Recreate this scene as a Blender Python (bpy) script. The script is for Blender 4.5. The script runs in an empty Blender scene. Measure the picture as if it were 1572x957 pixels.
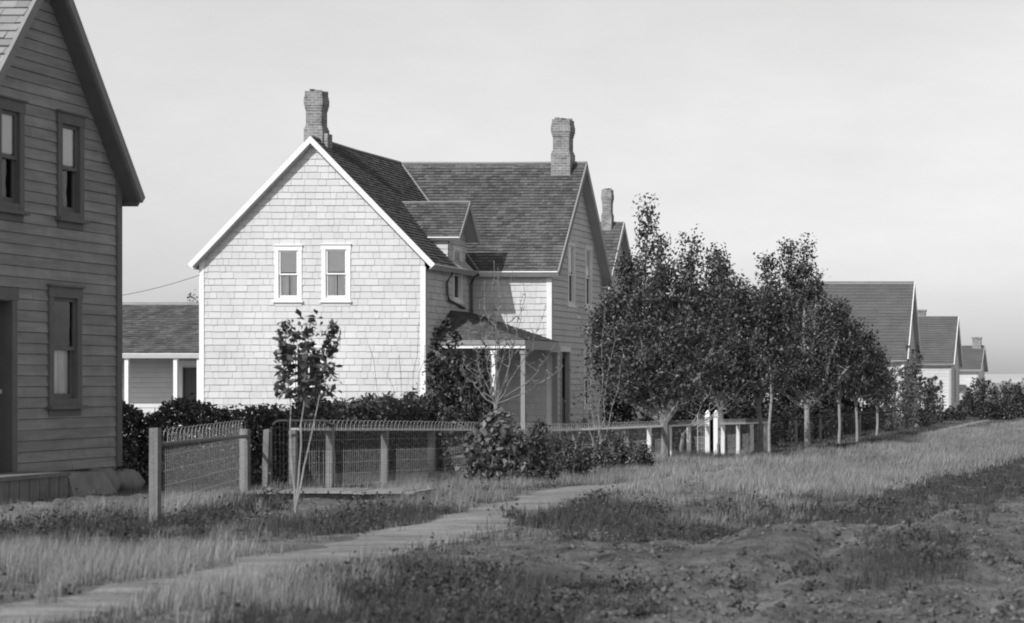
import bpy, math, random
import numpy as np
from mathutils import Vector, Matrix

# ------------------------------------------------------------------ camera, light, exposure
S = bpy.context.scene
FPX, VX, VY, PW, PH = 3400.0, 1764.0, 586.0, 1572.0, 957.0      # focal length and principal point in photo pixels
cd = bpy.data.cameras.new('camera'); cam = bpy.data.objects.new('camera', cd)
S.collection.objects.link(cam); S.camera = cam
cam.location = (0, 0, 0); cam.rotation_euler = (math.radians(90), 0, 0)
cd.sensor_width = 36; cd.lens = 36*FPX/PW
cd.shift_x = (PW/2-VX)/PW; cd.shift_y = (VY-PH/2)/PW             # a plate camera with rising, sliding front
cd.clip_start = .5; cd.clip_end = 12000
cd.dof.use_dof = True; cd.dof.focus_distance = 52; cd.dof.aperture_fstop = 3.6

sun_dir = Vector((.41, 1, -.92)).normalized()                    # the way the light travels
elev = math.asin(-sun_dir.z)
W = bpy.data.worlds.new('World'); S.world = W; W.use_nodes = True
nt = W.node_tree; nt.nodes.clear()
sky = nt.nodes.new('ShaderNodeTexSky'); sky.sky_type = 'NISHITA'; sky.sun_disc = False
sky.sun_elevation = elev
sky.sun_rotation = math.atan2(-sun_dir.x, -sun_dir.y)
sky.dust_density = 1.0; sky.air_density = .9; sky.ozone_density = 1.5
bw = nt.nodes.new('ShaderNodeMix'); bw.data_type = 'FLOAT'; bw.inputs[0].default_value = .72; sp_ = nt.nodes.new('ShaderNodeSeparateColor'); bg = nt.nodes.new('ShaderNodeBackground'); wo = nt.nodes.new('ShaderNodeOutputWorld')
nt.links.new(sky.outputs[0], sp_.inputs[0]); nt.links.new(sp_.outputs[1], bw.inputs[2]); nt.links.new(sp_.outputs[2], bw.inputs[3]); nt.links.new(bw.outputs[0], bg.inputs[0]);   # an old blue-sensitive plate
nt.links.new(bg.outputs[0], wo.inputs[0])
wc = nt.nodes.new('ShaderNodeTexCoord'); wm_ = nt.nodes.new('ShaderNodeMapping'); wm_.inputs['Scale'].default_value = (5, 5, 14)
wn = nt.nodes.new('ShaderNodeTexNoise'); wn.inputs['Scale'].default_value = 1.3; wn.inputs['Detail'].default_value = 9; wn.inputs['Roughness'].default_value = .62
wr_ = nt.nodes.new('ShaderNodeMapRange'); wr_.inputs[1].default_value = .3; wr_.inputs[2].default_value = .7; wr_.inputs[3].default_value = .92; wr_.inputs[4].default_value = 1.05
wq = nt.nodes.new('ShaderNodeMath'); wq.operation = 'MULTIPLY'
nt.links.new(wc.outputs['Generated'], wm_.inputs[0]); nt.links.new(wm_.outputs[0], wn.inputs[0]); nt.links.new(wn.outputs[0], wr_.inputs[0])
nt.links.new(bw.outputs[0], wq.inputs[0]); nt.links.new(wr_.outputs[0], wq.inputs[1]); nt.links.new(wq.outputs[0], bg.inputs[0])
bg.inputs[1].default_value = .135
sl = bpy.data.lights.new('sun', 'SUN'); so = bpy.data.objects.new('sun', sl); S.collection.objects.link(so)
sl.energy = 3.6; sl.angle = math.radians(.6); sl.color = (1, 1, 1)
so.rotation_euler = (-sun_dir).to_track_quat('Z', 'Y').to_euler(); so.location = (-20, -20, 30)
S.view_settings.view_transform = 'Standard'; S.view_settings.look = 'None'
S.view_settings.gamma = 1; S.view_settings.exposure = 0; S.view_settings.use_curve_mapping = False
S.render.engine = 'CYCLES'
S.cycles.filter_width = 1.9

rng = np.random.default_rng(7); random.seed(7)

# ------------------------------------------------------------------ materials (a monochrome plate: all greys)
def mat(name, v, rough=.85, spec=.2, var=0., scale=3., island=0., bump=0., bscale=30., streak=None, trans=0., dark=None):
    m = bpy.data.materials.new(name); m.use_nodes = True; n = m.node_tree; N = n.nodes; L = n.links
    p = N['Principled BSDF']; p.inputs['Roughness'].default_value = rough
    p.inputs['Specular IOR Level'].default_value = spec
    val = N.new('ShaderNodeValue'); val.outputs[0].default_value = v; cur = val.outputs[0]
    tc = N.new('ShaderNodeTexCoord')
    def mul(a, b):
        q = N.new('ShaderNodeMath'); q.operation = 'MULTIPLY'; L.new(a, q.inputs[0]); L.new(b, q.inputs[1]); return q.outputs[0]
    def rng_(src, lo, hi):
        q = N.new('ShaderNodeMapRange'); L.new(src, q.inputs[0]); q.inputs[1].default_value = .25; q.inputs[2].default_value = .75
        q.inputs[3].default_value = lo; q.inputs[4].default_value = hi; return q.outputs[0]
    if var:
        t = N.new('ShaderNodeTexNoise'); t.inputs['Scale'].default_value = scale; t.inputs['Detail'].default_value = 7
        t.inputs['Roughness'].default_value = .65
        L.new(tc.outputs['Object'], t.inputs['Vector']); cur = mul(cur, rng_(t.outputs[0], 1-var, 1+var))
    if streak:
        mp = N.new('ShaderNodeMapping'); mp.inputs['Scale'].default_value = streak; L.new(tc.outputs['Object'], mp.inputs[0])
        t = N.new('ShaderNodeTexNoise'); t.inputs['Scale'].default_value = 1; t.inputs['Detail'].default_value = 4
        L.new(mp.outputs[0], t.inputs['Vector']); cur = mul(cur, rng_(t.outputs[0], .78, 1.2))
    if island:
        g = N.new('ShaderNodeNewGeometry'); q = N.new('ShaderNodeMapRange'); L.new(g.outputs['Random Per Island'], q.inputs[0])
        q.inputs[3].default_value = 1-island; q.inputs[4].default_value = 1+island; cur = mul(cur, q.outputs[0])
    L.new(cur, p.inputs['Base Color'])
    if bump:
        t = N.new('ShaderNodeTexNoise'); t.inputs['Scale'].default_value = bscale; t.inputs['Detail'].default_value = 6
        L.new(tc.outputs['Object'], t.inputs['Vector'])
        b = N.new('ShaderNodeBump'); b.inputs['Strength'].default_value = bump; b.inputs['Distance'].default_value = .03
        L.new(t.outputs[0], b.inputs['Height']); L.new(b.outputs[0], p.inputs['Normal'])
    if trans:
        tr = N.new('ShaderNodeBsdfTranslucent'); L.new(cur, tr.inputs[0])
        mx = N.new('ShaderNodeMixShader'); mx.inputs[0].default_value = trans
        L.new(p.outputs[0], mx.inputs[1]); L.new(tr.outputs[0], mx.inputs[2]); L.new(mx.outputs[0], N['Material Output'].inputs[0])
    return m
M = dict(
  dark_siding=mat('dark_siding', .28, .7, .25, .16, 2.2, .10, .15, 60, streak=(1, 1.5, 14)),
  dark_trim=mat('dark_trim', .15, .7, .25, .15, 4, bump=.1),
  white_shingle=mat('white_shingle', .59, .85, .12, .13, .55, .04, .1, 40),
  white_trim=mat('white_trim', .80, .6, .25, .06, 3),
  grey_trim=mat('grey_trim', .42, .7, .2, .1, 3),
  roof=mat('roof_shingle', .108, .9, .12, .20, 1.1, .28, .15, 50, streak=(3, 3, 1)),
  roof_light=mat('roof_light_shingle', .27, .9, .12, .15, 1.5, .15, .15, 50),
  roof_far=mat('roof_far', .115, .95, .06, .16, .8, .05, .1, 20),
  ridge=mat('ridge_board', .27, .85, .15, .15, 3),
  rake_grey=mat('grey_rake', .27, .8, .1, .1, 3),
  pale_joint_shade=mat('pale_joint_shade', .33, .95, .05),  # softer shade lines of the white courses, put into the backing colour
  joint_shade=mat('dark_joint_shade', .05, .95, .05),  # shade lines between courses put into the backing colour
  brick=None,
  glass=None,
  inside=mat('dark_room', .018, .9, .05),
  blind=mat('blind', .85, .9, .1, .08, 2),
  curtain=mat('curtain', .92, .9, .1, .05, 3, streak=(30, 30, .5)),
  door=mat('dark_door', .07, .5, .4, .2, 3, streak=(12, 12, .6)),
  metal=mat('dark_metal', .11, .6, .3),
  wire=mat('galvanised_wire', .5, .5, .5),
  darkwire=mat('gate_pipe', .05, .5, .4),
  oldwood=mat('weathered_wood', .19, .85, .15, .22, 5, bump=.35, bscale=40, streak=(26, 26, 1.2)),
  plank=mat('walk_planks', .24, .9, .1, .2, 3, .2, .3, 30, streak=(1.5, 22, 2)),
  stone=mat('field_stone', .24, .9, .15, .35, 4, bump=.6, bscale=12),
  concrete=mat('old_concrete', .25, .9, .1, .25, 3, bump=.4, bscale=25),
  bark=mat('bark', .20, .9, .1, .35, 9, bump=.5, bscale=40),
  greybark=mat('grey_bark', .22, .85, .1, .25, 9, bump=.3, bscale=40),
  palebark=mat('pale_bark', .30, .85, .1, .25, 9, bump=.3, bscale=40),
  leaf=mat('leaves', .095, .4, .5, 0, 1, .6, trans=.3),
  leaf_pale=mat('pale_leaves', .17, .5, .35, 0, 1, .5, trans=.25),
  leaf_deep=mat('shaded_leaves', .045, .55, .3, 0, 1, .5, trans=.15),  # darker copy of the leaves, shade behind the row put into the colour
  leaf_dark=mat('hedge_leaves', .075, .45, .45, 0, 1, .6, trans=.2),
  grass=mat('dry_grass', .29, .8, .1, .42, .55, .5, trans=.25),
  weed=mat('weeds', .075, .7, .2, .25, .7, .5, trans=.2),
  clod=mat('clods', .115, .95, .03, .2, 3, .5),
  insul=mat('black_wire', .08, .6, .3),
  hill=mat('hill', .5, .95, .05, .15, .004),  # dry prairie, paler still for distance haze put into the colour
)
def brick_mat():
    m = bpy.data.materials.new('chimney_brick'); m.use_nodes = True; N = m.node_tree.nodes; L = m.node_tree.links
    p = N['Principled BSDF']; p.inputs['Roughness'].default_value = .9
    tc = N.new('ShaderNodeTexCoord'); sx = N.new('ShaderNodeSeparateXYZ'); L.new(tc.outputs['Object'], sx.inputs[0])
    ad = N.new('ShaderNodeMath'); ad.operation = 'ADD'; L.new(sx.outputs[0], ad.inputs[0]); L.new(sx.outputs[1], ad.inputs[1])
    cx = N.new('ShaderNodeCombineXYZ'); L.new(ad.outputs[0], cx.inputs[0]); L.new(sx.outputs[2], cx.inputs[1])
    b = N.new('ShaderNodeTexBrick'); L.new(cx.outputs[0], b.inputs['Vector'])
    b.inputs['Scale'].default_value = 1; b.inputs['Brick Width'].default_value = .21; b.inputs['Row Height'].default_value = .075
    b.inputs['Mortar Size'].default_value = .008
    b.inputs['Color1'].default_value = (.16,)*3+(1,); b.inputs['Color2'].default_value = (.27,)*3+(1,); b.inputs['Mortar'].default_value = (.38,)*3+(1,)
    t = N.new('ShaderNodeTexNoise'); t.inputs['Scale'].default_value = 4; t.inputs['Detail'].default_value = 6; L.new(tc.outputs['Object'], t.inputs['Vector'])
    r = N.new('ShaderNodeMapRange'); L.new(t.outputs[0], r.inputs[0]); r.inputs[1].default_value = .3; r.inputs[2].default_value = .7; r.inputs[3].default_value = .7; r.inputs[4].default_value = 1.25
    mx = N.new('ShaderNodeVectorMath'); mx.operation = 'SCALE'; L.new(b.outputs[0], mx.inputs[0]); L.new(r.outputs[0], mx.inputs['Scale'])
    L.new(mx.outputs[0], p.inputs['Base Color'])
    bp = N.new('ShaderNodeBump'); bp.inputs['Strength'].default_value = .5; bp.inputs['Distance'].default_value = .01; bp.invert = True
    L.new(b.outputs['Fac'], bp.inputs['Height']); L.new(bp.outputs[0], p.inputs['Normal'])
    return m
M['brick'] = brick_mat()
def glass_mat():
    m = bpy.data.materials.new('window_glass'); m.use_nodes = True; N = m.node_tree.nodes; L = m.node_tree.links
    N.remove(N['Principled BSDF'])
    g = N.new('ShaderNodeBsdfGlossy'); g.inputs['Roughness'].default_value = .04; g.inputs[0].default_value = (.8, .8, .8, 1)
    t = N.new('ShaderNodeBsdfTransparent'); t.inputs[0].default_value = (1, 1, 1, 1)
    f = N.new('ShaderNodeFresnel'); f.inputs[0].default_value = 1.5
    no = N.new('ShaderNodeTexNoise'); no.inputs['Scale'].default_value = 2.5
    bp = N.new('ShaderNodeBump'); bp.inputs['Strength'].default_value = .12; bp.inputs['Distance'].default_value = .05
    L.new(no.outputs[0], bp.inputs['Height']); L.new(bp.outputs[0], g.inputs['Normal'])
    mx = N.new('ShaderNodeMixShader'); L.new(f.outputs[0], mx.inputs[0]); L.new(t.outputs[0], mx.inputs[1]); L.new(g.outputs[0], mx.inputs[2])
    L.new(mx.outputs[0], N['Material Output'].inputs[0]); return m
M['glass'] = glass_mat()

# ------------------------------------------------------------------ ground height and helpers
GY = [0, 28, 33, 41, 52, 62, 80, 115, 138, 400, 9000]
GZ = [-1.42, -1.42, -1.53, -1.72, -1.84, -1.97, -2.08, -2.14, -2.2, -2.3, -2.3]
def vnoise(x, y, seed=0):
    xi = np.floor(x).astype(np.int64); yi = np.floor(y).astype(np.int64); xf = x-xi; yf = y-yi
    def h(a, b):
        n = (a*374761393+b*668265263+seed*1442695041) & 0xffffffff
        n = ((n ^ (n >> 13))*1274126177) & 0xffffffff
        return ((n ^ (n >> 16)) & 0xffff)/65535.
    sx = xf*xf*(3-2*xf); sy = yf*yf*(3-2*yf)
    return (h(xi, yi)*(1-sx)+h(xi+1, yi)*sx)*(1-sy)+(h(xi, yi+1)*(1-sx)+h(xi+1, yi+1)*sx)*sy
def fbm(x, y, o=4, seed=0):
    s = 0; a = .5; t = 0
    for i in range(o):
        s = s+a*vnoise(x*2**i+i*17.3, y*2**i-i*9.1, seed+i); t += a; a *= .5
    return s/t
def base_z(Y): return np.interp(Y, GY, GZ)
def to_ground(px, py):                       # pixel to the point of the ground it shows
    lo, hi = 5., 3000.
    for _ in range(60):
        Y = (lo+hi)/2
        if base_z(Y) > (VY-py)*Y/FPX: hi = Y
        else: lo = Y
    return ((px-VX)*lo/FPX, lo)
def P(px, py, Y): return Vector(((px-VX)*Y/FPX, Y, (VY-py)*Y/FPX))
def poly(pts): return np.array([to_ground(*p) for p in pts])
def inside(Pl, x, y):
    r = np.zeros(x.shape, bool); n = len(Pl)
    for i in range(n):
        x1, y1 = Pl[i]; x2, y2 = Pl[(i+1) % n]
        c = ((y1 > y) != (y2 > y)) & (x < (x2-x1)*(y-y1)/(y2-y1+1e-12)+x1); r ^= c
    return r
# centre line of the trodden plank walk, in metres
WALK = [(-7.2, 8), (-6.85, 13), (-6.62, 17), (-6.75, 21), (-7.2, 26), (-7.7, 31), (-8.0, 38), (-8.3, 52), (-8.6, 70), (-8.9, 95), (-9.3, 150)]
wy = np.array([p[1] for p in WALK]); wx = np.array([p[0] for p in WALK])
def walk_x(Y): return np.interp(Y, wy, wx)
def walk_w(Y): return np.interp(Y, [8, 14, 20, 26, 31, 45, 60, 150], [.52, .50, .52, .58, .5, .36, .32, .28])
def ground_z(X, Y):
    X = np.asarray(X, float); Y = np.asarray(Y, float)
    z = base_z(Y)
    near = np.clip((90-Y)/60, 0, 1)
    z = z+near*(fbm(X*.35, Y*.2, 3, 5)-.5)*.16
    road = np.clip((X-(-5.3))/1.2, 0, 1)                # wagon road with ruts, lower than the verge
    z = z-road*.10*np.clip((60-Y)/20, 0, 1)
    bank = np.exp(-((X+3.1)/.9)**2)*np.exp(-((Y-19.5)/3.5)**2)
    z = z+.24*bank
    z = z-.2*np.exp(-((X+3.9)/1.0)**2)*np.exp(-((Y-25)/3.)**2)
    z = z+road*near*(fbm(X*2.3, Y*1.6, 4, 11)-.5)*.2+near*(fbm(X*5., Y*5., 3, 21)-.5)*.09
    for rx_ in (-2.6, -1.05, .5, 2.0):
        z = z-.07*near*np.exp(-((X-rx_-.25*(vnoise(Y*.25, Y*0, 6)-.5))/.16)**2)
    wd = np.abs(X-walk_x(Y)); f = np.clip((wd-.6)/.5, 0, 1)
    flat = base_z(Y)+near*(fbm(X*.35, Y*.2, 3, 5)-.5)*.16
    return flat*(1-f)+z*f
def gz(X, Y): return float(ground_z(np.array([X]), np.array([Y]))[0])

# ------------------------------------------------------------------ mesh building
COL = S.collection
def tag(o, label=None, cat=None, group=None, kind=None):
    for k, v in (('label', label), ('category', cat), ('group', group), ('kind', kind)):
        if v: o[k] = v
    return o
def empty(name, loc, label, cat, group=None):
    o = bpy.data.objects.new(name, None); COL.objects.link(o); o.location = loc; o.empty_display_size = .3
    return tag(o, label, cat, group)
def link(name, me, parent=None):
    o = bpy.data.objects.new(name, me); COL.objects.link(o)
    if parent is not None:
        o.parent = parent
        if parent.parent is None: o.matrix_parent_inverse = Matrix.Translation(-Vector(parent.location))
    return o
class MB:
    def __init__(s): s.v = []; s.f = []; s.m = []; s.mats = []
    def mi(s, m):
        if m not in s.mats: s.mats.append(m)
        return s.mats.index(m)
    def face(s, pts, m):
        b = len(s.v); s.v += [tuple(p) for p in pts]; s.f.append(tuple(range(b, b+len(pts)))); s.m.append(s.mi(m))
    def solid(s, c, m):                      # eight corners: 4 below, 4 above, same winding
        b = len(s.v); s.v += [tuple(p) for p in c]; k = s.mi(m)
        for q in ((3, 2, 1, 0), (4, 5, 6, 7), (0, 1, 5, 4), (1, 2, 6, 5), (2, 3, 7, 6), (3, 0, 4, 7)):
            s.f.append(tuple(b+i for i in q)); s.m.append(k)
    def box(s, x0, x1, y0, y1, z0, z1, m):
        s.solid([(x0, y0, z0), (x1, y0, z0), (x1, y1, z0), (x0, y1, z0), (x0, y0, z1), (x1, y0, z1), (x1, y1, z1), (x0, y1, z1)], m)
    def tube(s, pts, r, m, n=6, cap=True):
        pts = [Vector(p) for p in pts]; k = s.mi(m)
        if not hasattr(r, '__len__'): r = [r]*len(pts)
        rings = []
        for i, p in enumerate(pts):
            d = (pts[min(i+1, len(pts)-1)]-pts[max(i-1, 0)])
            if d.length < 1e-6: d = Vector((0, 0, 1))
            d.normalize(); a = d.cross(Vector((0, 0, 1)) if abs(d.z) < .9 else Vector((1, 0, 0))).normalized(); c = d.cross(a)
            b = len(s.v)
            for j in range(n):
                t = 2*math.pi*j/n; s.v.append(tuple(p+(a*math.cos(t)+c*math.sin(t))*r[i]))
            rings.append(b)
        for i in range(len(rings)-1):
            for j in range(n):
                a, b = rings[i], rings[i+1]; j2 = (j+1) % n
                s.f.append((a+j, b+j, b+j2, a+j2)); s.m.append(k)
        if cap:
            s.f.append(tuple(rings[0]+j for j in range(n))); s.m.append(k)
            s.f.append(tuple(rings[-1]+n-1-j for j in range(n))); s.m.append(k)
    def build(s, name, parent=None, smooth=False):
        me = bpy.data.meshes.new(name); me.from_pydata(s.v, [], s.f)
        for m in s.mats: me.materials.append(M[m])
        me.polygons.foreach_set('material_index', s.m)
        if smooth: me.polygons.foreach_set('use_smooth', [True]*len(s.f))
        me.update(); return link(name, me, parent)
def fast(name, V, T, mname, parent=None, n=3):
    me = bpy.data.meshes.new(name); V = np.ascontiguousarray(V, np.float32); T = np.ascontiguousarray(T, np.int32)
    me.vertices.add(len(V)); me.vertices.foreach_set('co', V.ravel())
    me.loops.add(T.size); me.loops.foreach_set('vertex_index', T.ravel())
    me.polygons.add(len(T)); me.polygons.foreach_set('loop_start', np.arange(0, T.size, n, dtype=np.int32))
    me.polygons.foreach_set('loop_total', np.full(len(T), n, np.int32))
    me.update(calc_edges=True); me.materials.append(M[mname]); return link(name, me, parent)
class Fr:                                      # a plane frame: u along, v up, n outwards
    def __init__(s, O, U, V):
        s.O = Vector(O); s.U = Vector(U).normalized(); s.V = Vector(V).normalized(); s.N = s.U.cross(s.V)
    def pt(s, u, v, n=0): return s.O+s.U*u+s.V*v+s.N*n
    def box(s, mb, u0, u1, v0, v1, n0, n1, m):
        mb.solid([s.pt(u0, v0, n1), s.pt(u1, v0, n1), s.pt(u1, v0, n0), s.pt(u0, v0, n0), s.pt(u0, v1, n1), s.pt(u1, v1, n1), s.pt(u1, v1, n0), s.pt(u0, v1, n0)], m)
def lin(prof, v):
    for (a, b) in zip(prof, prof[1:]):
        if v <= b[0]+1e-9:
            t = 0 if b[0] == a[0] else (v-a[0])/(b[0]-a[0]); t = max(0, min(1, t))
            return a[1]+(b[1]-a[1])*t, a[2]+(b[2]-a[2])*t
    return prof[-1][1], prof[-1][2]
M_JOINT_SHADE = 'joint_shade'
CG = {'white_shingle': .008, 'dark_siding': .005, 'roof_far': .0, 'roof': .008, 'roof_light': .004}
def coursed(mb, fr, prof, expo, lip, wr, m, holes=(), jit=0., gap=.004, backing='inside', v0=None):
    # courses of boards or shingles over a profile, each piece its own slightly tilted face
    backing = 'pale_joint_shade' if m == 'white_shingle' else M_JOINT_SHADE; cg = CG.get(m, .004)
    lo, hi = prof[0][0], prof[-1][0]
    base = lo if v0 is None else v0
    n = int(math.ceil((hi-base)/expo))
    cuts = sorted({p[0] for p in prof} | {h[2] for h in holes} | {h[3] for h in holes})
    for c in range(n):
        b0 = base+c*expo; b1 = min(b0+expo, hi)
        if b1 <= lo: continue
        ks = sorted([max(b0, lo), b1]+[k for k in cuts if max(b0, lo)+1e-4 < k < b1-1e-4])
        ua = min(lin(prof, b0)[0], lin(prof, b1)[0]); ub = max(lin(prof, b0)[1], lin(prof, b1)[1])
        u = ua-random.random()*wr[1]; pieces = []
        while u < ub:
            w = random.uniform(*wr); pieces.append((u, u+w-gap, lip*(1+jit*random.uniform(-1, 1)), jit*random.uniform(-.012, .012))); u += w
        for k0, k1 in zip(ks, ks[1:]):
            A0, B0 = lin(prof, k0+1e-6); A1, B1 = lin(prof, k1-1e-6); km = (k0+k1)/2
            for (s, t, lp, dv) in pieces:
                segs = [(s, t)]
                for (hu0, hu1, hv0, hv1) in holes:
                    if hv0 < km < hv1:
                        ns = []
                        for (a, b) in segs:
                            if b <= hu0 or a >= hu1: ns.append((a, b)); continue
                            if a < hu0: ns.append((a, hu0))
                            if b > hu1: ns.append((hu1, b))
                        segs = ns
                for (a, b) in segs:
                    a0 = min(max(a, A0), B0); c0 = min(max(b, A0), B0); a1 = min(max(a, A1), B1); c1 = min(max(b, A1), B1)
                    if c0-a0 < 1e-4 and c1-a1 < 1e-4: continue
                    n0 = lp*(1-(k0-b0)/expo)+.003; n1 = lp*(1-(k1-b0)/expo)+.003
                    vb = min(k0+(dv+cg if k0 == b0 else 0), k1-.002)
                    mb.face([fr.pt(a0, vb, n0), fr.pt(c0, vb, n0), fr.pt(c1, k1, n1), fr.pt(a1, k1, n1)], m)
                    if k0 <= b0+1e-6: mb.face([fr.pt(a0, vb, -.01), fr.pt(c0, vb, -.01), fr.pt(c0, vb, n0), fr.pt(a0, vb, n0)], m)
    # backing sheet with the same holes, its colour standing in for shade in the gaps
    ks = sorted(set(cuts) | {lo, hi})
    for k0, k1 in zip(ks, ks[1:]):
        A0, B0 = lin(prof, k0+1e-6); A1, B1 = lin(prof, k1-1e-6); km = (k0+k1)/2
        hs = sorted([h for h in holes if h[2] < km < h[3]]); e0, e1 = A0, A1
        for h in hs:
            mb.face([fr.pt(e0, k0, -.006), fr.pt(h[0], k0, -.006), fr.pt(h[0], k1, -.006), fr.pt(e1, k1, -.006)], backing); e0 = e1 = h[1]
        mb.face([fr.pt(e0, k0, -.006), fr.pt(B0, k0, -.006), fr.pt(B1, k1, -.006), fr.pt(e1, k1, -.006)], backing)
def slab(mb, fr, prof, th, m, n1=-.008):
    L_ = [(p[1], p[0]) for p in prof]; R_ = [(p[2], p[0]) for p in prof][::-1]; pts = R_[::-1]+L_[::-1]
    top = [fr.pt(u, v, n1) for u, v in pts]; bot = [fr.pt(u, v, n1-th) for u, v in pts]
    mb.face(top, m); mb.face(bot[::-1], m)
    for i in range(len(pts)):
        j = (i+1) % len(pts); mb.face([bot[i], bot[j], top[j], top[i]], m)

def window(parent, fr, u0, u1, v0, v1, trim, cw=.11, blind=0., curtain=False, mullion=False, sill=True, name='window', sash=None, label=None):
    # casing, two sashes, panes, a blind and a dark room box
    sash = sash or trim
    a, b, c, d = u0+cw, u1-cw, v0+cw*.75, v1-cw*1.1
    w = MB(); e = .035
    fr.box(w, u0, a, v0, v1-.001, -.05, e, trim); fr.box(w, b, u1, v0, v1-.001, -.05, e, trim)
    fr.box(w, u0-.015, u1+.015, d, v1+.012, -.05, e+.006, trim); fr.box(w, a, b, v0, c, -.05, e-.004, trim)
    if sill:
        fr.box(w, u0-.04, u1+.04, v0-.045, v0, -.02, e+.05, trim); fr.box(w, u0+.01, u1-.01, v0-.13, v0-.045, -.02, e-.01, trim)
    fr.box(w, u0-.03, u1+.03, v1+.012, v1+.035, -.02, e+.035, trim)
    win = w.build(name, parent)
    if label: win['label'] = label
    g = MB()                                   # room behind the glass
    for q in (((a, -.05), (a, -.5)), ((b, -.5), (b, -.05))):
        g.face([fr.pt(q[0][0], c, q[0][1]), fr.pt(q[1][0], c, q[1][1]), fr.pt(q[1][0], d, q[1][1]), fr.pt(q[0][0], d, q[0][1])], 'inside')
    g.face([fr.pt(a, c, -.5), fr.pt(b, c, -.5), fr.pt(b, d, -.5), fr.pt(a, d, -.5)], 'inside')
    g.face([fr.pt(a, c, -.05), fr.pt(b, c, -.05), fr.pt(b, c, -.5), fr.pt(a, c, -.5)], 'inside')
    g.face([fr.pt(a, d, -.5), fr.pt(b, d, -.5), fr.pt(b, d, -.05), fr.pt(a, d, -.05)], 'inside')
    g.build('reveal', win)
    mid = (c+d)/2; s = .045; h = MB(); p = MB()
    for (lo, hi, n0) in ((mid-s/2, d, .0), (c, mid+s/2, -.032)):
        fr.box(h, a, a+s, lo, hi, n0-.03, n0, sash); fr.box(h, b-s, b, lo, hi, n0-.03, n0, sash)
        fr.box(h, a+s, b-s, hi-s, hi, n0-.03, n0-.002, sash); fr.box(h, a+s, b-s, lo, lo+s*(1.5 if lo == c else 1), n0-.03, n0-.002, sash)
        if mullion: fr.box(h, (a+b)/2-.018, (a+b)/2+.018, lo+s, hi-s, n0-.028, n0-.004, sash)
        p.face([fr.pt(a+s, lo+s, n0-.018), fr.pt(b-s, lo+s, n0-.018), fr.pt(b-s, hi-s, n0-.018), fr.pt(a+s, hi-s, n0-.018)], 'glass')
    h.build('sash', win); p.build('pane', win)
    if blind:
        blind = .46
        q = MB(); fr.box(q, a+.012, b-.012, d-(d-c)*blind, d-.01, -.040, -.034, 'blind'); q.build('blind', win)
    if curtain:
        q = MB(); nn = 24
        for (s0, s1) in ((a+.02, (a+b)/2-.01), ((a+b)/2+.01, b-.02)):
            for i in range(nn):
                x0 = s0+(s1-s0)*i/nn; x1 = s0+(s1-s0)*(i+1)/nn; z0 = -.085+.012*math.sin(i*1.9); z1 = -.085+.012*math.sin((i+1)*1.9)
                q.face([fr.pt(x0, c+.02, z0), fr.pt(x1, c+.02, z1), fr.pt(x1, mid, z1), fr.pt(x0, mid, z0)], 'curtain')
        q.build('curtain', win)
    return win, (a-.01, b+.01, c-.01, d+.01)
def hole(u0, u1, v0, v1, cw=.11): return (u0+cw-.01, u1-cw+.01, v0+cw*.75-.01, v1-cw*1.1+.01)

def chimney(parent, cx, cy, w, z0, z1, name='chimney', plain=False):
    c = MB(); h = w/2; H = z1-z0
    def ring(k, a, b): c.box(cx-h*k, cx+h*k, cy-h*k, cy+h*k, a, b, 'brick')
    if plain: ring(1, z0, z1-.12); ring(1.15, z1-.12, z1)
    else:
        t = z1
        ring(1.2, z0, z1-1.05); ring(1.1, z1-1.05, z1-.98); ring(1, z1-.98, z1-.55)
        ring(1.07, z1-.55, z1-.48); ring(1.13, z1-.48, z1-.41); ring(1.2, z1-.41, z1-.22); ring(1.15, z1-.22, z1-.15); ring(1.1, z1-.15, z1-.02)
        # slumped mortar and loose top bricks
        for i in range(9):
            x = cx+random.uniform(-.9, .7)*h; y = cy-h*1.06 if i % 2 else cy+random.uniform(-.9, .6)*h
            c.box(x, x+.12, y, y+.1, z1-.03, z1+random.uniform(.0, .045), 'brick')
    k = MB(); c.box(cx-h*.55, cx+h*.55, cy-h*.55, cy+h*.55, z1-.02, z1+.012, 'inside')
    return c.build(name, parent)

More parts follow.
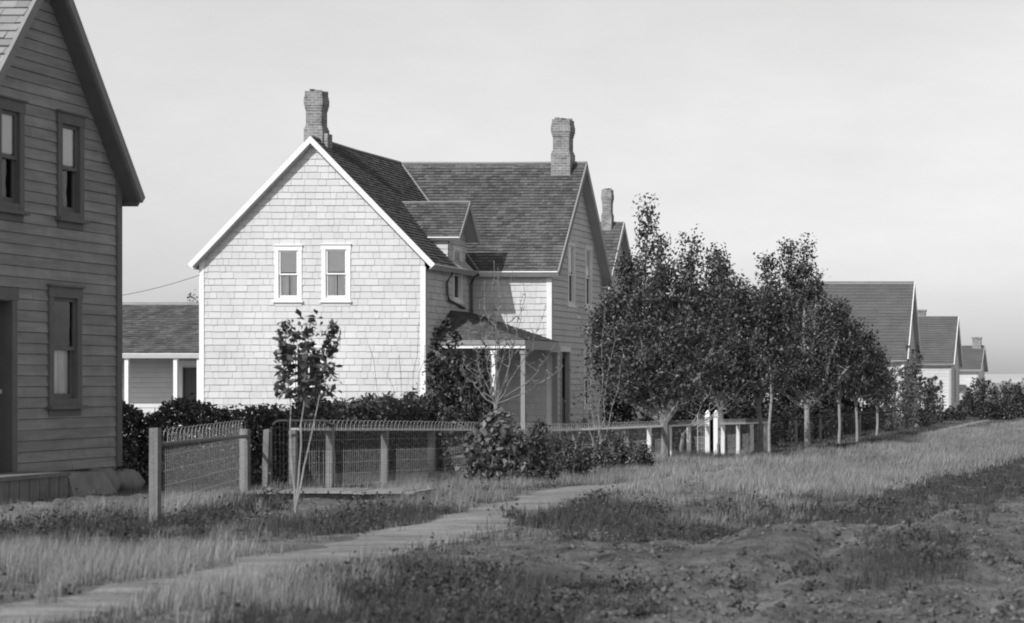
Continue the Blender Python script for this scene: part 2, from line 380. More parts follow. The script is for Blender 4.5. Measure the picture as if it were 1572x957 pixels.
# ------------------------------------------------------------------ ground
dirt = bpy.data.materials.new('ground_soil'); dirt.use_nodes = True
def soil_nodes(m, lo, hi, attr=True):
    N = m.node_tree.nodes; L = m.node_tree.links; p = N['Principled BSDF']; p.inputs['Roughness'].default_value = .95; p.inputs['Specular IOR Level'].default_value = .08
    tc = N.new('ShaderNodeTexCoord'); ts = []
    for sc, de in ((.5, 5), (3.2, 8), (22, 5)):
        t = N.new('ShaderNodeTexNoise'); t.inputs['Scale'].default_value = sc; t.inputs['Detail'].default_value = de; t.inputs['Roughness'].default_value = .6
        L.new(tc.outputs['Object'], t.inputs['Vector']); ts.append(t)
    a = N.new('ShaderNodeMath'); a.operation = 'MULTIPLY_ADD'; L.new(ts[0].outputs[0], a.inputs[0]); a.inputs[1].default_value = .45; L.new(ts[1].outputs[0], a.inputs[2])
    b = N.new('ShaderNodeMath'); b.operation = 'MULTIPLY_ADD'; L.new(ts[2].outputs[0], b.inputs[0]); b.inputs[1].default_value = .5; L.new(a.outputs[0], b.inputs[2])
    r = N.new('ShaderNodeMapRange'); L.new(b.outputs[0], r.inputs[0]); r.inputs[1].default_value = .72; r.inputs[2].default_value = 1.22; r.inputs[3].default_value = lo; r.inputs[4].default_value = hi
    out = r.outputs[0]
    if attr:
        at = N.new('ShaderNodeAttribute'); at.attribute_name = 'cover'
        mx = N.new('ShaderNodeMath'); mx.operation = 'MULTIPLY'; L.new(at.outputs['Fac'], mx.inputs[0]); L.new(out, mx.inputs[1]); out = mx.outputs[0]
    L.new(out, p.inputs['Base Color'])
    ad = N.new('ShaderNodeMath'); ad.operation = 'ADD'; L.new(ts[1].outputs[0], ad.inputs[0]); L.new(ts[2].outputs[0], ad.inputs[1])
    bp = N.new('ShaderNodeBump'); bp.inputs['Strength'].default_value = .8; bp.inputs['Distance'].default_value = .05
    L.new(ad.outputs[0], bp.inputs['Height']); L.new(bp.outputs[0], p.inputs['Normal'])
soil_nodes(dirt, .055, .25); M['dirt'] = dirt
pathm = bpy.data.materials.new('trodden_path'); pathm.use_nodes = True; soil_nodes(pathm, .18, .34, False); M['path'] = pathm
def cross_boards(m):
    N = m.node_tree.nodes; L = m.node_tree.links; p = N['Principled BSDF']; src = p.inputs['Base Color'].links[0].from_socket
    tc = N.new('ShaderNodeTexCoord'); mp = N.new('ShaderNodeMapping'); mp.inputs['Scale'].default_value = (.7, 7, 1); L.new(tc.outputs['Object'], mp.inputs[0])
    t = N.new('ShaderNodeTexNoise'); t.inputs['Detail'].default_value = 3; t.inputs['Scale'].default_value = 1; L.new(mp.outputs[0], t.inputs[0])
    r = N.new('ShaderNodeMapRange'); L.new(t.outputs[0], r.inputs[0]); r.inputs[1].default_value = .3; r.inputs[2].default_value = .65; r.inputs[3].default_value = .72; r.inputs[4].default_value = 1.12
    q = N.new('ShaderNodeMath'); q.operation = 'MULTIPLY'; L.new(src, q.inputs[0]); L.new(r.outputs[0], q.inputs[1]); L.new(q.outputs[0], p.inputs['Base Color'])
cross_boards(pathm)

def xt():
    a = list(np.arange(-13, 3.01, .085)); s = .1; x = 3.
    while x < 6000: s *= 1.12; x += s; a.append(x)
    s = .1; x = -13.
    while x > -6000: s *= 1.10; x -= s; a.insert(0, x)
    return np.array(a)
def yt():
    a = list(np.arange(-20, 8, 2.))+list(np.arange(8, 32, .1)); s = .1; y = a[-1]
    while y < 9000: s *= 1.022; y += s; a.append(y)
    return np.array(a)
XT, YT = xt(), yt(); GXm, GYm = np.meshgrid(XT, YT); gx = GXm.ravel(); gy = GYm.ravel()
V = np.stack([gx, gy, ground_z(gx, gy)], 1); nx, ny = len(XT), len(YT)
i0 = (np.arange(ny-1)[:, None]*nx+np.arange(nx-1)[None]).ravel()
ground = fast('ground', V, np.stack([i0, i0+1, i0+nx+1, i0+nx], 1), 'dirt', n=4); tag(ground, 'bare trodden earth and wagon road running along the lots', kind='structure')
at = ground.data.attributes.new('cover', 'FLOAT', 'POINT')
rutd = sum(np.exp(-((gx-r_-.25*(vnoise(gy*.25, gy*0, 6)-.5))/.2)**2) for r_ in (-2.6, -1.05, .5, 2.0))
cov = np.where(gy > 140, 1.9, np.where(gx > -5.4, .78, 1.05))+(fbm(gx*.5, gy*.3, 3, 44)-.5)*.3
cov = cov*(1+.35*rutd)
at.data.foreach_set('value', cov.astype(np.float32))
ground.data.polygons.foreach_set('use_smooth', [True]*len(ground.data.polygons))
# the walk: a strip a little above the soil with frayed edges
ys = np.concatenate([np.arange(7, 45, .12), np.arange(45, 150, .8)]); ks = np.linspace(-1, 1, 9); vv = []
for j, y in enumerate(ys):
    wob = (fbm(np.array([y*.9]), np.array([0.]), 3, 3)[0]-.5)*.6; wob2 = (fbm(np.array([y*1.1]), np.array([5.]), 3, 4)[0]-.5)*.6
    for k in ks:
        x = walk_x(y)+k*(walk_w(y)+(wob if k < 0 else wob2)*abs(k))
        vv.append((x, y, gz(x, y)+.012*(1-k**4)+.002))
vv = np.array(vv); n9 = len(ks); i0 = (np.arange(len(ys)-1)[:, None]*n9+np.arange(n9-1)[None]).ravel()
path = fast('path', vv, np.stack([i0, i0+1, i0+n9+1, i0+n9], 1), 'path', n=4); tag(path, 'pale trodden footpath curving past the gate through the grass', kind='structure')
path.data.polygons.foreach_set('use_smooth', [True]*len(path.data.polygons))
# low far hills
hv = []; hx = np.linspace(-4500, 3000, 120)
for x in hx:
    t = float(fbm(np.array([x*.0012]), np.array([1.]), 4, 9)[0]); hv += [(x, 4000, -3), (x, 4500, 2+18*t), (x, 5600, -3)]
hv = np.array(hv); i0 = (np.arange(119)[:, None]*3+np.arange(2)[None]).ravel()
hl = fast('hills', hv, np.stack([i0, i0+3, i0+4, i0+1], 1), 'hill', n=4); tag(hl, 'low pale prairie rise on the horizon', kind='structure')

# ------------------------------------------------------------------ the big pale shingled house
GH = -1.95
house = empty('shingled_house', (-21, 66, GH), 'large pale shingled two-storey house with two tall brick chimneys and a corner porch', 'house', 'frame houses along the street')
WX0, WX1, WY = -26.0, -19.85, 60.7; RX, RZ, EZ = -22.9, 6.66, 3.2; EXr, EXl = -19.54, -26.2
EY0, EY1, EX = 64.8, 70.7, -17.5; ERY, ERK = 67.75, -17.22; EE0, EE1 = 64.5, 71.0
FLOOR = -1.55
tw = (RZ-EZ)/(EXr-RX)
wall = MB()
fA = Fr((0, WY, 0), (1, 0, 0), (0, 0, 1))
def wz(x): return RZ-.1-(abs(x-(WX0+WX1)/2))*tw
wA = [(-23.96, -23.21, 2.21, 3.71), (-22.67, -21.88, 2.21, 3.74)]; wL = (-23.5, -22.56, -1.15, .92)
holesA = [hole(*w) for w in wA]+[hole(*wL)]
top = wz((WX0+WX1)/2); ez = wz(WX0)
coursed(wall, fA, [(FLOOR, WX0, WX1), (ez, WX0, WX1), (top, (WX0+WX1)/2-.01, (WX0+WX1)/2+.01)], .182, .016, (.14, .40), 'white_shingle', holesA, .35, .006, 'grey_trim')
wA_o = wall.build('wall', house)
for w in wA: window(house, fA, *w, 'white_trim', blind=.5, curtain=True)
window(house, fA, *wL, 'white_trim', mullion=True, blind=.0)
# street side of the left wing and its dormer
fB = Fr((WX1, 0, 0), (0, 1, 0), (0, 0, 1)); wall = MB()
dw = (63.1, 63.92, 2.28, 3.85); DR, DE0, DE1, DRZ, DEZ = 63.5, 62.55, 64.42, 5.13, 4.08
coursed(wall, fB, [(FLOOR, WY, EY0), (EZ-.1, WY, EY0), (EZ-.09, 62.72, 64.28), (DEZ, 62.72, 64.28), (DRZ-.12, DR-.01, DR+.01)], .182, .018, (.14, .4), 'white_shingle', [hole(*dw, .09)], .35, .006, 'grey_trim')
wall.build('wall', house)
window(house, fB, *dw, 'white_trim', cw=.09, blind=.4)
door = MB(); fB.box(door, 62.4, 63.5, FLOOR, .75, -.02, .04, 'grey_trim'); fB.box(door, 62.5, 63.4, FLOOR+.05, .62, .04, .055, 'door')
fB.box(door, 62.6, 63.3, -.3, .5, .055, .06, 'inside'); dd = door.build('door', house)
h = MB(); h.tube([fB.pt(63.3, -.55, .05), fB.pt(63.3, -.55, .12)], .03, 'metal'); h.build('handle', dd)
# ell: face towards the camera
fC = Fr((0, EY0, 0), (1, 0, 0), (0, 0, 1)); wall = MB()
coursed(wall, fC, [(FLOOR, WX1+.03, EX), (EZ-.1, WX1+.03, EX)], .182, .018, (.14, .40), 'white_shingle', [], .35, .006, 'grey_trim'); wall.build('wall', house)
# ell: gable towards the street
fD = Fr((EX, 0, 0), (0, 1, 0), (0, 0, 1)); wall = MB(); te = (RZ-EZ)/(ERY-EE0)
g1, g2, g3, gd = (66.6, 67.42, 2.28, 4.22), (68.66, 69.48, 2.28, 4.22), (68.5, 69.3, -.85, 1.0), (65.75, 66.85, FLOOR, 1.02)
dh = (gd[0]+.12, gd[1]-.12, gd[2], gd[3]-.14)
eaz = EZ-.1+(EY0-EE0)*te*.0
coursed(wall, fD, [(FLOOR, EY0, EY1), (3.42, EY0, EY1), (RZ-.14, ERY-.01, ERY+.01)], .182, .022, (.9, 2.4), 'white_shingle', [hole(*g1), hole(*g2), hole(*g3), dh], .25, .004, 'grey_trim')
wall.build('wall', house)
for g in (g1, g2): window(house, fD, *g, 'white_trim', blind=.52)
window(house, fD, *g3, 'white_trim', blind=.3)
d = MB(); fD.box(d, gd[0], gd[0]+.12, gd[2], gd[3], -.1, .04, 'grey_trim'); fD.box(d, gd[1]-.12, gd[1], gd[2], gd[3], -.1, .04, 'grey_trim'); fD.box(d, gd[0]-.02, gd[1]+.02, gd[3]-.13, gd[3]+.02, -.1, .045, 'white_trim')
fD.box(d, gd[0]+.12, gd[1]-.12, gd[2], gd[3]-.13, -.14, -.09, 'door'); fD.box(d, gd[0]+.24, gd[1]-.24, -.5, .7, -.09, -.085, 'inside')
d = d.build('door', house); h = MB(); h.tube([fD.pt(66.6, -.6, -.09), fD.pt(66.6, -.6, -.02)], .03, 'wire'); h.build('handle', d)
# unseen walls, corner boards, base
w = MB()
w.box(WX0, WX0+.1, WY+.03, 71, GH-.2, EZ, 'white_shingle'); w.box(WX0, EX-.1, 70.62, 70.7, GH-.2, EZ, 'white_shingle')
w.face([(WX0, 70.68, EZ), (WX0+.1, 70.68, EZ), (RX, 70.68, RZ-.2)], 'white_shingle')
w.face([(WX0, 70.69, EZ), (WX1, 70.69, EZ), (RX, 70.69, RZ-.2)], 'white_shingle')
w.build('back_wall', house)
b = MB(); b.box(WX0-.02, WX1-.02, WY+.05, 70.5, GH-.3, FLOOR-.002, 'stone'); b.box(WX1-.02, EX-.04, EY0+.05, 70.5, GH-.3, FLOOR-.002, 'stone'); b.build('foundation', house)
def cboard(f, a, par):
    q = MB(); f.box(q, *a); q.build('corner_board', par)
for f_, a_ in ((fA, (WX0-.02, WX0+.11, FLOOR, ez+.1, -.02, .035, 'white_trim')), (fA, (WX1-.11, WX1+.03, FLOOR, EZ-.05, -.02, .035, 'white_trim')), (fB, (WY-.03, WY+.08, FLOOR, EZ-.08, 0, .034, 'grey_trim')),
    (fC, (EX-.12, EX+.03, FLOOR, EZ-.06, -.02, .035, 'white_trim')), (fD, (EY0-.03, EY0+.09, FLOOR, EZ+.1, 0, .034, 'grey_trim')), (fD, (EY1-.12, EY1, FLOOR, EZ+.1, 0, .034, 'grey_trim'))): cboard(f_, a_, house)  # street-side boards greyer than the sunlit ones, shade put into the trim colour
# roofs
roof = MB(); rk = MB()
fr = Fr((EXr, 0, EZ), (0, 1, 0), (-(EXr-RX), 0, RZ-EZ)); SL = math.hypot(EXr-RX, RZ-EZ)        # left wing, street slope
tv = (DEZ-EZ)/(RZ-EZ)*SL; tr_ = (DRZ-EZ)/(RZ-EZ)*SL
def ey(v): return EE0+(v/SL)*(ERY-EE0)
prof1 = [(0, 60.5, 62.7), (tv, 60.5, 62.6), (tr_, 60.5, DR)]
prof1b = [(0, 64.28, EE0+.0), (.02, 64.28, ey(.02)), (tv, 64.36, ey(tv)), (tr_, DR, ey(tr_))]
prof2 = [(tr_, 60.5, ey(tr_)), (SL, 60.5, ey(SL))]
for pr in (prof1, prof1b, prof2): coursed(roof, fr, pr, .125, .018, (.1, .24), 'roof', (), .5, .005, 'roof_far', v0=0)
pl = [(0, 60.5, EE0), (SL, 60.5, ey(SL))]; slab(roof, fr, pl, .1, 'grey_trim', -.02)
fr.box(rk, 60.45, 60.505, -.03, SL+.03, -.10, .035, 'white_trim'); fr.box(rk, 60.46, EE0, -.035, .0, -.16, .02, 'grey_trim')
frl = Fr((EXl, 0, EZ), (0, -1, 0), (RX-EXl, 0, RZ-EZ)); SLl = math.hypot(RX-EXl, RZ-EZ)
coursed(roof, frl, [(0, -71.2, -60.5), (SLl, -71.2, -60.5)], .125, .018, (.1, .24), 'roof', (), .5, .005, 'roof_far'); slab(roof, frl, [(0, -71.2, -60.5), (SLl, -71.2, -60.5)], .1, 'grey_trim', -.02)
frl.box(rk, -60.509, -60.454, -.03, SLl+.0, -.10, .035, 'white_trim'); frl.box(rk, -71.2, -60.46, -.035, 0, -.16, .02, 'white_trim')
fe = Fr((0, EE0, EZ), (1, 0, 0), (0, ERY-EE0, RZ-EZ)); SE = math.hypot(ERY-EE0, RZ-EZ)
def vx(v): return EXr+(v/SE)*(RX-EXr)
coursed(roof, fe, [(0, vx(0), ERK), (SE, vx(SE), ERK)], .125, .018, (.1, .24), 'roof', (), .5, .005, 'roof_far'); slab(roof, fe, [(0, vx(0), ERK), (SE, vx(SE), ERK)], .1, 'grey_trim', -.02)
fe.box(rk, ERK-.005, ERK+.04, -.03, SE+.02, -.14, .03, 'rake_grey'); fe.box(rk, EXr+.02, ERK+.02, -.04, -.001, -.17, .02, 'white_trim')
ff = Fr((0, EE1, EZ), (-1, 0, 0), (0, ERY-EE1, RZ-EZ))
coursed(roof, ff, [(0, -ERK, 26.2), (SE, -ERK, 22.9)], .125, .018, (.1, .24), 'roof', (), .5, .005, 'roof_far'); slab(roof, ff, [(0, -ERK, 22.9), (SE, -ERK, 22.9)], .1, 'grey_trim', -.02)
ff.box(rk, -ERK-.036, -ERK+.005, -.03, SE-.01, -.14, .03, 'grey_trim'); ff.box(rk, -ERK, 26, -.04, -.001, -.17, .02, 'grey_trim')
# ridges and valley flashing
rk.tube([(RX, 60.47, RZ+.03), (RX, 64, RZ+.005), (RX, 67.75, RZ+.03)], .045, 'ridge'); rk.tube([(RX, ERY, RZ+.02), (-20, ERY, RZ+.012), (ERK+.03, ERY, RZ+.035)], .05, 'ridge')
rk.tube([fr.pt(ey(0), 0, .03), fr.pt(ey(SL), SL, .03)], .03, 'ridge')
rf = roof.build('roof', house); rk.build('trim_board', rf)
chimney(rf, -23.06, 61.35, .43, 5.9, 8.04); chimney(rf, -17.9, 67.65, .49, 5.8, 8.0)
e = MB(); e.box(-22.85, -22.68, 61.15, 61.5, 5.9, 6.85, 'brick'); e.build('chimney_shoulder', rf)
# dormer
dr = MB(); xb = EXr+(RX-EXr)*((DRZ-EZ)/(RZ-EZ)); xe = EXr+(RX-EXr)*((DEZ-EZ)/(RZ-EZ)); TX = -19.48
fd = Fr((0, DE0, DEZ), (1, 0, 0), (0, DR-DE0, DRZ-DEZ)); SD = math.hypot(DR-DE0, DRZ-DEZ)
coursed(dr, fd, [(0, xe, TX), (SD, xb, TX)], .11, .016, (.1, .22), 'roof', (), .5, .005, 'roof_far'); slab(dr, fd, [(0, xe, TX), (SD, xb, TX)], .06, 'grey_trim', -.012)
fd2 = Fr((0, DE1, DEZ), (-1, 0, 0), (0, DR-DE1, DRZ-DEZ)); SD2 = math.hypot(DR-DE1, DRZ-DEZ)
coursed(dr, fd2, [(0, -TX, -xe), (SD2, -TX, -xb)], .11, .016, (.1, .22), 'roof', (), .5, .005, 'roof_far'); slab(dr, fd2, [(0, -TX, -xe), (SD2, -TX, -xb)], .06, 'grey_trim', -.012)
fd.box(dr, TX, TX+.03, -.02, SD+.01, -.1, .02, 'rake_grey'); fd2.box(dr, -TX-.026, -TX, -.02, SD2+.01, -.12, .02, 'grey_trim')
fd.box(dr, xe+.02, TX+.02, -.035, 0, -.1, .012, 'white_trim'); dr.tube([(xb, DR, DRZ+.01), (TX+.02, DR, DRZ+.02)], .03, 'ridge')
fch = Fr((0, 62.72, 0), (1, 0, 0), (0, 0, 1)); coursed(dr, fch, [(EZ-.05, -19.86, -19.855), (DEZ-.02, -20.7, -19.855)], .15, .015, (.2, .4), 'white_shingle', (), .3, .005, 'grey_trim')
dr.box(-20.7, -19.87, 64.2, 64.26, EZ, DEZ, 'white_shingle'); dr.build('dormer', house)
# down pipe
pp = MB(); pp.tube([(WX1+.25, 62.35, EZ-.12), (WX1+.07, 62.4, EZ-.4), (WX1+.07, 62.45, 2.45), (WX1+.07, 62.6, 2.3), (WX1+.07, 64.0, 2.12)], .036, 'metal', 8); pp.tube([(WX1+.25, 64.4, EZ-.1), (WX1+.08, 64.6, EZ-.35), (WX1+.08, 64.65, 1.9)], .04, 'metal', 8); pp.build('drain_pipe', house)
# porch in the corner
pc = MB(); PX, PY0 = -17.28, 61.3; pe, pt_ = 1.16, 2.02; pyr = 62.9; pxl = WX1
fp = Fr((0, PY0, pe), (1, 0, 0), (0, pyr-PY0, pt_-pe)); sp = math.hypot(pyr-PY0, pt_-pe)
coursed(pc, fp, [(0, WX1, PX), (sp, WX1, WX1+.02)], .125, .014, (.1, .24), 'roof', (), .5, .005, 'roof_far'); slab(pc, fp, [(0, WX1, PX), (sp, WX1, WX1+.02)], .05, 'grey_trim', -.012)
fq = Fr((PX, 0, pe), (0, 1, 0), (WX1-PX, 0, pt_-pe)); sq = math.hypot(WX1-PX, pt_-pe)
coursed(pc, fq, [(0, PY0, EY0), (sq, pyr, EY0)], .125, .014, (.1, .24), 'roof', (), .5, .005, 'roof_far'); slab(pc, fq, [(0, PY0, EY0), (sq, pyr, EY0)], .05, 'grey_trim', -.012)
pc.box(WX1+.04, PX-.06, PY0+.06, EY0-.03, pe-.13, pe-.09, 'grey_trim')
pc.build('porch_roof', house)
pb = MB(); pb.box(WX1+.04, PX+.02, PY0-.05, PY0+.03, pe-.14, pe-.01, 'rake_grey'); pb.box(WX1+.04, PX+.015, PY0-.01, PY0+.08, pe-.24, pe-.141, 'white_trim'); pb.box(PX-.04, PX+.021, PY0+.03, EY0-.03, pe-.26, pe-.01, 'grey_trim'); pb.build('porch_beam', house)  # grey side beam has its shade put into the trim colour
for (x, y) in ((-18.15, PY0+.08), (PX-.07, PY0+.12), (WX1+.12, PY0+.1), (PX-.07, EY0-.12)):
    pm_ = 'white_trim' if x < -17.6 else 'rake_grey'  # street-side posts greyed, shade put into their colour
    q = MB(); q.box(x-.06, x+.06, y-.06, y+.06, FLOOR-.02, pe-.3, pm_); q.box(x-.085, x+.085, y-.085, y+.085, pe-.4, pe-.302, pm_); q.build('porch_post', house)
q = MB(); q.box(WX1+.04, PX+.03, PY0-.05, EY0-.03, FLOOR-.12, FLOOR-.02, 'oldwood'); q.box(WX1+.1, PX, PY0, EY0-.1, GH-.2, FLOOR-.12, 'oldwood'); q.box(-18.6, -17.6, PY0-.4, PY0-.06, GH-.1, GH+.2, 'oldwood'); q.build('porch_floor', house)

# ------------------------------------------------------------------ generic gabled house, ridge across the street, gable facing it
def gable_house(name, label, x0, x1, y0, y1, zg, ze, zr, oh, ohx, wallm, trim, roofm, expo=.15, wins=(), near=(), clap=True, rakem=None, eav=None, rex=.14, detail=True, rkh=.15, door=None, group='frame houses along the street'):
    rakem = rakem or trim; eav = eav or trim
    hs = empty(name, ((x0+x1)/2, (y0+y1)/2, zg), label, 'house', group)
    ym = (y0+y1)/2; t = (zr-ze)/(ym-y0+oh); zw = zr-t*(ym-y0)-.1; fl = zg+.3
    fg = Fr((x1, 0, 0), (0, 1, 0), (0, 0, 1)); fn = Fr((0, y0, 0), (1, 0, 0), (0, 0, 1))
    hs_ = [hole(*w[:4]) for w in wins]
    if door: hs_.append((door[0]+.12, door[1]-.12, fl, door[3]-.14))
    w = MB(); wr = (2.5, 5.) if clap else (.2, .55); lip = .014
    coursed(w, fg, [(fl, y0, y1), (zw, y0, y1), (zr-.12, ym-.01, ym+.01)], expo, lip, wr, wallm, hs_, .15, .003, trim); w.build('wall', hs)
    w = MB(); coursed(w, fn, [(fl, x0, x1), (zw, x0, x1)], expo, lip, wr, wallm, [hole(*n[:4]) for n in near], .15, .003, trim); w.build('wall', hs)
    w = MB(); w.box(x0, x0+.1, y0+.03, y1, zg, zw, wallm); w.box(x0, x1-.1, y1-.1, y1, zg, zw, wallm); w.face([(x0, y0, zw), (x0, ym, zr-.12), (x0, y1, zw)], wallm); w.build('back_wall', hs)
    w = MB(); w.box(x0-.02, x1-.05, y0+.05, y1-.05, zg-.4, fl-.003, 'stone'); w.build('foundation', hs)
    for f_, a_ in ((fg, (y0-.035, y0+.1, fl, zw+.05, 0, .036, trim)), (fg, (y1-.1, y1+.03, fl, zw+.05, 0, .036, trim)), (fn, (x1-.1, x1+.037, fl, zw, -.01, .036, trim))): cboard(f_, a_, hs)
    r = MB(); a = Fr((0, y0-oh, ze), (1, 0, 0), (0, ym-y0+oh, zr-ze)); sl = math.hypot(ym-y0+oh, zr-ze)
    b = Fr((0, y1+oh, ze), (-1, 0, 0), (0, ym-y1-oh, zr-ze)); X1 = x1+ohx; X0 = x0-ohx
    for f_, pr in ((a, [(0, X0, X1), (sl, X0, X1)]), (b, [(0, -X1, -X0), (sl, -X1, -X0)])):
        coursed(r, f_, pr, rex, .018, (.12, .28) if detail else (.4, .9), roofm, (), .4, .005, roofm); slab(r, f_, pr, .09, trim, -.02)
    k = MB(); a.box(k, X1-.005, X1+.04, -.03, sl+.02, -rkh, .03, rakem); b.box(k, -X1-.036, -X1+.005, -.03, sl-.01, -rkh, .03, rakem)
    a.box(k, X0, X1, -.035, -.001, -.16, .018, eav); b.box(k, -X1, -X0, -.035, -.001, -.16, .018, eav)
    k.tube([(X0, ym, zr+.02), (X1, ym, zr+.02)], .035, 'ridge'); rf = r.build('roof', hs); k.build('trim_board', rf)
    for wv in wins: window(hs, fg, *wv[:4], wv[4] if len(wv) > 4 else trim, blind=wv[5] if len(wv) > 5 else .4, mullion=wv[6] if len(wv) > 6 else False, curtain=wv[7] if len(wv) > 7 else False)
    for wv in near: window(hs, fn, *wv[:4], trim, blind=.4)
    if door:
        d = MB(); fg.box(d, door[0], door[0]+.12, fl, door[3], -.16, .035, trim); fg.box(d, door[1]-.12, door[1], fl, door[3], -.16, .035, trim)
        fg.box(d, door[0]-.02, door[1]+.02, door[3]-.13, door[3]+.02, -.16, .042, trim); fg.box(d, door[0], door[1], fl-.05, fl, -.1, .07, trim)
        fg.box(d, door[0]+.12, door[1]-.12, fl, door[3]-.13, -.16, -.12, 'door')
        for (z0, z1) in ((fl+.15, fl+.8), (fl+1.0, fl+1.8)):
            for (q0, q1) in ((.2, .44), (.56, .8)):
                ww = door[1]-door[0]; fg.box(d, door[0]+ww*q0, door[0]+ww*q1, z0, z1, -.12, -.11, 'door')
        d = d.build('door', hs); q = MB(); q.tube([fg.pt(door[1]-.22, fl+1.0, -.12), fg.pt(door[1]-.22, fl+1.0, -.05)], .028, 'wire', 8); q.build('handle', d)
    return hs, rf, fg
# dark clapboard house, near left
DW = -13.6
dwins = [(26.08, 26.72, 2.05, 3.35, 'dark_trim', .48), (27.55, 28.22, 2.05, 3.35, 'dark_trim', .48), (27.33, 28.16, -.30, 1.17, 'dark_trim', 0., False, True)]
hs, rf, fg = gable_house('clapboard_house', 'tall dark clapboard house at the left edge with a steep gable and a panelled door', -21, DW, 25.02, 29.23, -1.42, 2.45, 5.16, .22, .2, 'dark_siding', 'dark_trim', 'roof_light', .132, dwins, rex=.14, rakem='rake_grey', rkh=.085, door=(25.55, 26.55, -1.0, 1.1))
# low house behind
def low_house():
    hs = empty('low_house', (-33, 72, -2), 'low single-storey house with a dark roof and porch posts behind the hedge', 'house', 'frame houses along the street')
    r = MB(); x0, x1 = -40, -26.4; f = Fr((0, 69, .86), (1, 0, 0), (0, 3, 1.62)); sl = math.hypot(3, 1.62)
    coursed(r, f, [(0, x0, x1), (sl, x0, x1)], .13, .018, (.12, .26), 'roof', (), .5, .005, 'roof_far'); slab(r, f, [(0, x0, x1), (sl, x0, x1)], .08, 'grey_trim', -.02)
    f2 = Fr((0, 75, .86), (-1, 0, 0), (0, -3, 1.62)); coursed(r, f2, [(0, -x1, -x0), (sl, -x1, -x0)], .3, .018, (.3, .6), 'roof', (), .5, .005, 'roof_far')
    rf = r.build('roof', hs); k = MB(); f.box(k, x0, x1, -.035, -.001, -.13, .02, 'white_trim'); k.tube([(x0, 72, 2.5), (x1, 72, 2.5)], .04, 'ridge'); k.build('fascia', rf)
    w = MB(); fn = Fr((0, 70.6, 0), (1, 0, 0), (0, 0, 1)); h = hole(-30.9, -29.7, -1.75, .55)
    coursed(w, fn, [(-1.8, x0+.2, x1-.3), (.9, x0+.2, x1-.3)], .16, .02, (2, 4), 'white_shingle', [h], .2, .003, 'grey_trim'); w.build('wall', hs)
    d = MB(); fn.box(d, -31.02, -30.8, -1.8, .66, -.02, .05, 'white_trim'); fn.box(d, -29.8, -29.6, -1.8, .66, -.02, .05, 'white_trim'); fn.box(d, -30.8, -29.8, .5, .66, -.02, .05, 'white_trim')
    fn.box(d, -30.8, -29.8, -1.8, .5, -.1, -.05, 'door'); fn.box(d, -30.35, -29.95, -1.6, .3, -.05, -.04, 'grey_trim'); d.build('door', hs)
    for u in (1569, 1494, 1458):
        x = -u*69.15/FPX; q = MB(); q.box(x-.06, x+.06, 69.1, 69.22, -1.9, .75, 'white_trim'); q.build('porch_post', hs)
    w = MB(); w.box(x0+.2, x0+.3, 70.7, 74.6, -2, .9, 'white_shingle'); w.box(x0+.2, x1-.3, 74.5, 74.6, -2, .9, 'white_shingle'); w.box(x0+.1, x1-.2, 69.05, 70.55, -2.1, -1.85, 'oldwood')
    w.face([(x1-.3, 70.6, .85), (x1-.3, 74.6, .85), (x1-.3, 72, 2.35)], 'white_shingle'); w.box(x1-.36, x1-.3, 70.66, 74.5, -2, .9, 'white_shingle'); w.build('back_wall', hs)
low_house()
# houses along the street, away from the camera
hs, rf, fg = gable_house('frame_house', 'steep-roofed house just behind the big pale house, only its chimney and gable showing', -32, -21.6, 87.2, 92.8, -2.1, 3.0, 6.45, .3, .25, 'white_shingle', 'grey_trim', 'roof', .2, [(88.6, 89.4, 1.9, 3.6), (90.4, 91.2, 1.9, 3.6)], rex=.18)
chimney(rf, -21.98, 89.9, .35, 5.6, 7.8)
hs, rf, fg = gable_house('frame_house', 'white hall with broad steep dark roof and white rake board beyond the trees', -19.6, -13.05, 117.6, 124.0, -2.15, 1.1, 5.42, .3, .25, 'white_shingle', 'grey_trim', 'roof_far', .2, [(119.0, 119.8, -.6, 1.1), (121.6, 122.4, -.6, 1.1)], near=[(-16.4, -15.6, -.9, .6)], rakem='white_trim', rex=.22, detail=False)
c = MB(); c.box(-13.15, -13.0, 117.5, 117.62, -1.9, 1.0, 'white_trim'); c.build('corner_post', hs)
hs, rf, fg = gable_house('frame_house', 'smaller white house with stubby chimney between the hall and the last house', -19.5, -12.45, 139, 145, -2.2, 1.08, 4.15, .25, .22, 'white_shingle', 'grey_trim', 'roof_far', .2, [(141.5, 142.4, -1.2, .8)], near=[(-14.0, -13.4, -1.2, .2)], rakem='white_trim', rex=.22, detail=False)
chimney(rf, -14.7, 142.6, .62, 3.5, 4.62, plain=True)
hs, rf, fg = gable_house('frame_house', 'farthest small white house with a dark roof and brick chimney at its ridge', -24, -14.6, 189, 196, -2.2, 1.0, 3.1, .35, .3, 'white_shingle', 'grey_trim', 'roof_far', .25, [], rex=.25, detail=False)
chimney(rf, -14.95, 192.4, .75, 2.6, 3.85, plain=True)
w = MB(); f = Fr((0, 186.6, -.62), (1, 0, 0), (0, 2.3, .35)); coursed(w, f, [(0, -19, -15.6), (2.3, -19, -15.6)], .25, .02, (.4, .8), 'roof_far', (), .3, .005, 'roof_far'); w.box(-19, -15.7, 187, 189, -2.2, -.6, 'grey_trim'); w.build('lean_to', hs)
# roof far behind the low house
hs, rf, fg = gable_house('frame_house', 'very distant pale roof peeping over the low house ridge', -74, -66, 152, 158, -2.2, 3.0, 5.5, .3, .2, 'white_shingle', 'grey_trim', 'roof_light', .3, [], rex=.35, detail=False)

